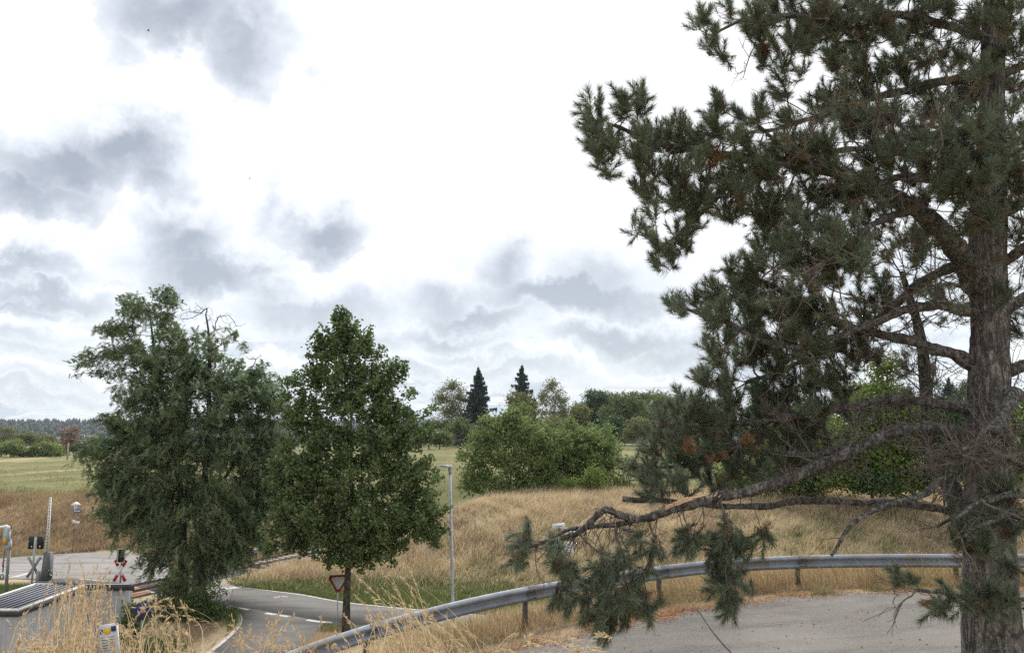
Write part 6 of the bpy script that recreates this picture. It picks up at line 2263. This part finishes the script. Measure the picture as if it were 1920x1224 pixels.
# torn pale wood where the branch broke
br = limb_part[7]
wl = poly3([(1306, 934, -1.3), (1290, 937, -1.32), (1272, 944, -1.33), (1256, 951, -1.33), (1246, 957, -1.33)], 12, 12.5, 1)
wd = MB()
wv = []
up = np.array([.1, -.45, .9])
sd = np.array([0, -.9, -.44])
lp_ = np.array(wl)
tt_ = np.linspace(0, 1, len(lp_))
for i in range(46):
    a0_ = rng.uniform(0, .75)
    ln_ = rng.uniform(.18, .42)
    f_ = np.linspace(a0_, min(1.02, a0_ + ln_), 6)
    c_ = np.stack([np.interp(f_, tt_, lp_[:, k]) for k in range(3)], -1)
    across = rng.uniform(-1, 1) * .050 * math.sin(math.pi * min(.95, a0_ + ln_ / 2)) ** .6
    c_ = c_ + sd * across + up * (.030 + .016 * rng.uniform(-1, 1) - .25 * abs(across)) + rng.normal(0, .002, (6, 3))
    w_ = rng.uniform(.004, .009) * np.array([.4, 1, 1, 1, .8, .1])
    t_ = rng.uniform(.003, .007)
    c_[-1] += up * rng.uniform(0, .02)
    v_ = np.concatenate([c_ - sd * w_[:, None], c_ + up * t_, c_ + sd * w_[:, None]])
    wd.add(v_, [(a, a + 1, a + 7, a + 6) for a in range(5)] + [(a + 6, a + 7, a + 13, a + 12) for a in range(5)])
o = wd.build('torn_wood', M['wood'], br, at=PB, kind='stuff')
o['label'] = 'bare pale torn wood on the broken branch'
o.location = (0, 0, 0)
sp = MB()
for px, py, h, lx in ((1327, 922, .09, -.02), (1333, 920, .07, .03), (1340, 918, .10, .06), (1346, 922, .07, .05), (1322, 926, .06, -.05)):
    a = np.array(P(px, py + 12, 11.35))
    e = a + np.array([lx, -.01, h])
    sp.add([a + [-.022, 0, 0], a + [.022, 0, 0], a + [0, .03, 0], e], None, [(0, 1, 3), (1, 2, 3), (2, 0, 3)])
o = sp.build('splinters', M['wood'], br, at=PB, kind='stuff')
o.location = (0, 0, 0)
ow = MB()
e0_ = P(1797, 957, 12.84)
for i in range(16):
    d_ = Vector(unit(np.array([rng.uniform(-.2, .9), rng.uniform(-1, .2), rng.normal(0, .5)])))
    a = e0_ + Vector((0, rng.uniform(-.06, .06), rng.uniform(-.06, .06)))
    ow.add([a + Vector((0, 0, .02)), a - Vector((0, 0, .02)), a + d_ * rng.uniform(.06, .13)], None, [(0, 1, 2)])
o = ow.build('torn_wood', M['wood'], limb_part[10], at=PB, kind='stuff')
o.location = (0, 0, 0)


# ------------------------------------------------------------------ grass
def not_road(x, y, grow=0.0):
    ok = ~in_poly(ROAD_POLY, x, y) & ~in_poly(SIDE_POLY, x, y) & ~in_poly(PARK_POLY, x, y)
    u = (x + 22) * .89 - (y - 50) * .46
    l = (x + 22) * .46 + (y - 50) * .89
    ok &= ~((np.abs(u) < 1.7) & (l > -15))
    ok &= ~((x > x0 - .2) & (x < x2 + .2) & (y > y0 - .2) & (y < y3 + .2) & ((x < x1 + .1) | (y > y2)))
    return ok


def blades(name, x, y, h, w, mtl, label, lean=.5, wind=(.25, -.1), bend=False):
    k = len(x)
    z = height(x, y) - .03
    a = rng.uniform(0, TAU, k)
    le = lean * rng.uniform(.2, 1.2, k) * h
    tx = np.cos(a) * le + wind[0] * h
    ty = np.sin(a) * le + wind[1] * h
    ang = rng.uniform(0, TAU, k)
    wx, wy = np.cos(ang) * w * .5, np.sin(ang) * w * .5
    base = np.stack([x, y, z], -1)
    off = np.stack([wx, wy, np.zeros(k)], -1)
    tip = base + np.stack([tx, ty, h * np.sqrt(np.maximum(.1, 1 - (le / h) ** 2 * .6))], -1)
    mid = base * .5 + tip * .5 + np.stack([-tx * .18, -ty * .18, h * .06], -1)
    mb = MB()
    if bend:
        v = np.stack([base - off, base + off, mid + off * .75, mid - off * .75, tip], 1)
        i = np.arange(k)[:, None] * 5
        mb.add(v.reshape(-1, 3), i + np.array([0, 1, 2, 3]), i + np.array([3, 2, 4]), a=np.repeat(greenness(x, y), 5))
    else:
        v = np.stack([base - off * 1.15, base + off * 1.15, tip], 1)
        i = np.arange(k)[:, None] * 3
        mb.add(v.reshape(-1, 3), t=i + np.array([0, 1, 2]), a=np.repeat(greenness(x, y), 3))
    o = mb.build(name, mtl, kind='stuff', attr='green')
    tag(o, label)
    return o


def scatter(k, xr, yr, fan=True):
    y = rng.uniform(*yr, k)
    x = rng.uniform(*xr, k) * (y if fan else 1)
    return x, y


# right bank (gold) and left bank
x, y = scatter(430000, (-.34, .80), (44, 74))
u = (x + 22) * .89 - (y - 50) * .46
bankw = smoothstep(46, 51, y)
p_ = (.2 + .8 * bankw) * np.clip(.65 + .45 * clump(x, y, .8), .1, 1)
ok = not_road(x, y) & (u > 2.0) & (rng.uniform(0, 1, len(x)) < p_) & (x < 42)
x, y = x[ok], y[ok]
h = rng.uniform(.25, .8, len(x)) * (.55 + .45 * smoothstep(47, 52, y)) * (1 + .35 * clump(x, y, .5) + .48 * clump(x, y, 1.9))
blades('bank_grass', x, y, np.maximum(h, .10), .042, M['dry_blade'], 'long dry golden grass on the bank behind the road', lean=.95, wind=(.22, -.15))
x, y = scatter(230000, (-.80, -.22), (54, 76))
u = (x + 22) * .89 - (y - 50) * .46
p_ = np.clip(.65 + .45 * clump(x, y, .8), .1, 1)
ok = not_road(x, y) & (u < -2.0) & (rng.uniform(0, 1, len(x)) < p_)
x, y = x[ok], y[ok]
h = rng.uniform(.25, .7, len(x)) * (.6 + .4 * smoothstep(60, 64, y)) * (1 + .25 * clump(x, y, .5))
blades('bank_grass', x, y, np.maximum(h, .1), .038, M['bank_brown'], 'dry brown grass on the bank beyond the level crossing', lean=.75, wind=(.3, -.25))
# green verge
x, y = scatter(170000, (-.36, .12), (39, 53))
ok = not_road(x, y) & (rng.uniform(0, 1, len(x)) < np.clip(greenness(x, y) * 1.3 + .15, 0, 1))
x, y = x[ok], y[ok]
blades('verge_grass', x, y, rng.uniform(.10, .30, len(x)) * (1 + .4 * clump(x, y, .9).clip(-.6, 1)), .03, M['lawn_blade'], 'green verge grass between the road and the bank', lean=.6)
x, y = scatter(60000, (-.72, -.50), (30, 50))
ok = not_road(x, y) & (rng.uniform(0, 1, len(x)) < np.clip(greenness(x, y) + .2, 0, 1))
x, y = x[ok], y[ok]
blades('verge_grass', x, y, rng.uniform(.12, .45, len(x)), .03, M['lawn_blade'], 'green weedy grass between the shed and the crossing road', lean=.6)
# dusty slope by the oak foot and below the rail
x, y = scatter(85000, (-.47, .06), (15, 43))
ok = not_road(x, y) & (rng.uniform(0, 1, len(x)) < .5)
x, y = x[ok], y[ok]
blades('slope_grass', x, y, rng.uniform(.08, .35, len(x)), .016, M['dry_blade'], 'thin dry grass on the slope below the guard rail', lean=.8)
# strip between the rail and the car park asphalt
x = rng.uniform(-4.5, 14.5, 210000)
y = np.interp(x, rail_s[:, 0], rail_s[:, 1]) + rng.uniform(-4.2, 1.1, len(x)) * np.where(x < 1.5, 1, .6)
ok = not_road(x, y) & (y > 11.5) & (rng.uniform(0, 1, len(x)) < np.clip(.6 + .5 * clump(x, y, 1.7), .15, 1))
x, y = x[ok], y[ok]
h = rng.uniform(.03, .15, len(x)) * (1 + .6 * clump(x, y, 2.0).clip(-.7, 1)) * np.where(y > np.interp(x, rail_s[:, 0], rail_s[:, 1]) - .5, 1.5, 1)
blades('strip_grass', x, y, np.maximum(h, .03), .011, M['strip_blade'], 'short parched grass along the guard rail and car park edge', lean=1.0, wind=(.15, 0))
# longer wisps right behind and under the rail
x = rng.uniform(-2.5, 14, 12000)
y = np.interp(x, rail_s[:, 0], rail_s[:, 1]) + rng.uniform(-.25, 1.5, len(x))
blades('rail_grass', x, y, rng.uniform(.2, .8, len(x)) * np.where(x < 2, .6, 1), .010, M['strip_blade'], 'long pale grass wisps leaning behind the guard rail', bend=True, lean=.7, wind=(-.35, 0))
# weedy tufts in the strip
x = np.concatenate([rng.normal(c_, .14, 260) for c_ in (5.0, 8.6, 9.4, 7.3, 10.6)])
y = np.interp(x, rail_s[:, 0], rail_s[:, 1]) - np.concatenate([rng.normal(c_, .10, 260) for c_ in (1.0, .75, .8, .9, .7)])
o = blades('weed_tufts', x, y, rng.uniform(.06, .24, len(x)), .016, M['lawn_blade'], 'small green weeds at the car park edge', lean=1.0)

# tall grass on the bank edge of the field
x, y = scatter(60000, (-.75, .45), (72, 80))
ok = (rng.uniform(0, 1, len(x)) < np.clip(.4 + .6 * clump(x, y, .5), 0, 1))
x, y = x[ok], y[ok]
blades('field_grass', x, y, rng.uniform(.2, .75, len(x)) * (1 + .6 * clump(x, y, .9).clip(-.6, 1.2)), .04, M['lawn_blade'], 'taller mixed grass along the field edge', lean=.5)
x, y = scatter(60000, (-.7, .12), (80, 150))
ok = rng.uniform(0, 1, len(x)) < np.clip(.5 + .6 * clump(x, y, .3), .1, 1)
x, y = x[ok], y[ok]
blades('field_grass', x, y, rng.uniform(.06, .20, len(x)), .06, M['meadow_blade'], 'short meadow grass on the field', lean=.8)

# reddish fallen needles along the asphalt edge
pe_ = np.array(pe)
seg = rng.integers(0, len(pe_) - 1, 16000)
f = rng.uniform(0, 1, len(seg))[:, None]
c = pe_[seg] * (1 - f) + pe_[seg + 1] * f
c[:, 1] += np.abs(rng.normal(0, .22, len(c))) * np.where(rng.uniform(0, 1, len(c)) < .62, 1, -1.1)
c[:, 0] += rng.normal(0, .08, len(c))
dens = .35 + .65 * (clump(c[:, 0], c[:, 1], 1.3) > -.1)
c = c[rng.uniform(0, 1, len(c)) < dens]
zc_ = np.maximum(height(c[:, 0], c[:, 1]) + .012, upper(c[:, 0], np.maximum(c[:, 1], 12)) + .032)
lf = MB()
leaves(lf, np.c_[c, zc_], .055, up=3.0, aspect=.35)
extra = np.array([[rng.uniform(1, 12), rng.uniform(12.2, 17.2)] for _ in range(260)])
extra = extra[in_poly(PARK_POLY, extra[:, 0], extra[:, 1])]
leaves(lf, np.c_[extra, upper(extra[:, 0], np.maximum(extra[:, 1], 12)) + .034], .07, up=3.0, aspect=.4)
tag(lf.build('fallen_needles', M['litter'], kind='stuff'), 'reddish fallen needles and leaves along the asphalt edge')


# tall seeding stalks in the foreground
def tall_grass(name, groups, label):
    mb = MB()
    for (n, pxr, pyr, Dr, leanr, arch, r_) in groups:
        for _ in range(n):
            D = rng.uniform(*Dr)
            px, py = rng.uniform(*pxr), 0
            py = pyr[0] + (pyr[1] - pyr[0]) * rng.uniform(0, 1) ** r_
            tip = np.array(P(px, py, D))
            ln = rng.uniform(*leanr)
            bx = tip[0] - ln
            by = tip[1] + rng.normal(0, .12)
            bz = float(height(bx, by)) - .03
            H = tip[2] - bz
            if H < .15:
                continue
            t = np.linspace(0, 1, 13)
            a = rng.uniform(*arch)
            xs = bx + ln * t ** 2.2
            ys = by + (tip[1] - by) * t
            zs = bz + (H * (1 + a)) * t - a * H * t ** 3.2
            # slight waver
            xs = xs + .012 * np.sin(t * 9 + px)
            p_ = np.stack([xs, ys, zs], -1)
            w = np.interp(t, [0, .7, 1], [.0055, .004, .0022]) * rng.uniform(.8, 1.35) * (D / 6.5)
            sd_ = np.array([1, .25, 0]) / 1.03
            v = np.concatenate([p_ - sd_ * w[:, None] * .5, p_ + sd_ * w[:, None] * .5])
            mb.add(v, [(i, i + 13, i + 14, i + 1) for i in range(12)])
            if rng.uniform() < .75:
                # loose seed head
                m = int(rng.integers(16, 34))
                f = rng.uniform(.74, 1.0, m)
                c = np.stack([np.interp(f, t, p_[:, k]) for k in range(3)], -1)
                tg = unit(p_[-1] - p_[-4])
                d = unit(tg * .9 + rng.normal(0, .30, (m, 3)))
                L = rng.uniform(.022, .055, m)[:, None] * (1.25 - f[:, None] * .6) * 1.25
                e = c + d * L
                wv = unit(np.cross(d, rng.normal(0, 1, (m, 3)))) * .0042 * (D / 6.5)
                v = np.stack([c, (c + e) / 2 + wv, e, (c + e) / 2 - wv], 1).reshape(-1, 3)
                i = np.arange(m)[:, None] * 4
                mb.add(v, i + np.array([0, 1, 2, 3]))
            if rng.uniform() < .8:
                # a dry leaf blade from the stalk
                f0 = rng.uniform(.15, .6)
                c = np.array([np.interp(f0, t, p_[:, k]) for k in range(3)])
                d = np.array([rng.normal(0, .8), rng.normal(0, .4), 0])
                L = rng.uniform(.12, .34)
                tt = np.linspace(0, 1, 6)
                q_ = c + np.outer(tt, d) * L + np.array([0, 0, 1]) * (.45 * L * tt - .75 * L * tt ** 2)[:, None]
                wl_ = np.interp(tt, [0, .3, 1], [.004, .006, .001])
                v = np.concatenate([q_ - np.array([.3, 0, 1]) * wl_[:, None] * .6, q_ + np.array([.3, 0, 1]) * wl_[:, None] * .6])
                mb.add(v, [(i, i + 6, i + 7, i + 1) for i in range(5)])
    o = mb.build(name, M['tall_blade'], kind='stuff')
    tag(o, label)


tall_grass('tall_grass', [
    (62, (95, 215), (1048, 1130), (5.0, 7.5), (-.10, .16), (0, .12), .8),
    (60, (60, 235), (1110, 1224), (4.6, 7.5), (-.25, .25), (0, .3), .8),
    (28, (60, 300), (1160, 1224), (4.2, 6.0), (-.3, .3), (.1, .5), .6),
    (26, (0, 130), (1165, 1224), (4.2, 6.5), (-.35, .2), (0, .5), .7),
    (60, (215, 360), (1105, 1215), (4.8, 7.5), (-.3, .25), (.1, .6), .6),
    (8, (30, 60), (1180, 1215), (4.5, 6), (-.3, .1), (.2, .5), 1),
], 'tall straw coloured seeding grass in front of the shed')
tall_grass('tall_grass', [
    (3, (238, 330), (1135, 1160), (4.6, 5.2), (-.55, -.35), (.4, .7), 1),
    (26, (420, 600), (1128, 1215), (4.8, 7.0), (-.3, .25), (0, .35), .7),
    (14, (360, 560), (1175, 1224), (4.4, 6.0), (-.4, .3), (.1, .6), .7),
], 'sparse tall grass stalks standing in front of the side road')
tall_grass('tall_grass', [
    (34, (655, 775), (1062, 1165), (5.6, 7.4), (-.62, -.25), (.05, .3), .8),
    (60, (690, 860), (1120, 1224), (5.2, 7.4), (-.4, .1), (.05, .45), .6),
    (14, (590, 700), (1150, 1224), (5.0, 7.0), (-.3, .2), (.1, .5), .7),
], 'leaning seed heavy grass stalks in front of the guard rail')
tall_grass('tall_grass', [
    (12, (930, 1150), (1188, 1224), (4.2, 5.4), (-.45, .35), (.35, .8), .8),
    (10, (1030, 1160), (1195, 1228), (4.2, 5.0), (.15, .5), (.5, .9), 1),
], 'arching pale grass heads at the bottom edge before the asphalt')


# ------------------------------------------------------------------ air
def build_haze():
    m = bpy.data.materials.new('haze')
    m.use_nodes = True
    t = NT(m.node_tree)
    t.n.clear()
    out = t.new('ShaderNodeOutputMaterial')
    pv_ = t.new('ShaderNodeVolumePrincipled')
    pv_.inputs['Color'].default_value = (.80, .90, 1.0, 1)
    pv_.inputs['Density'].default_value = HAZE
    pv_.inputs['Anisotropy'].default_value = .2
    t.l.new(pv_.outputs[0], out.inputs['Volume'])
    mb = MB()
    mb.box((0, 2400 - 80, 10), (5600, 5000, 66))
    o = mb.build('haze', m, kind='stuff')
    tag(o, 'thin summer haze over the land')


HAZE = 0.75e-4
build_haze()
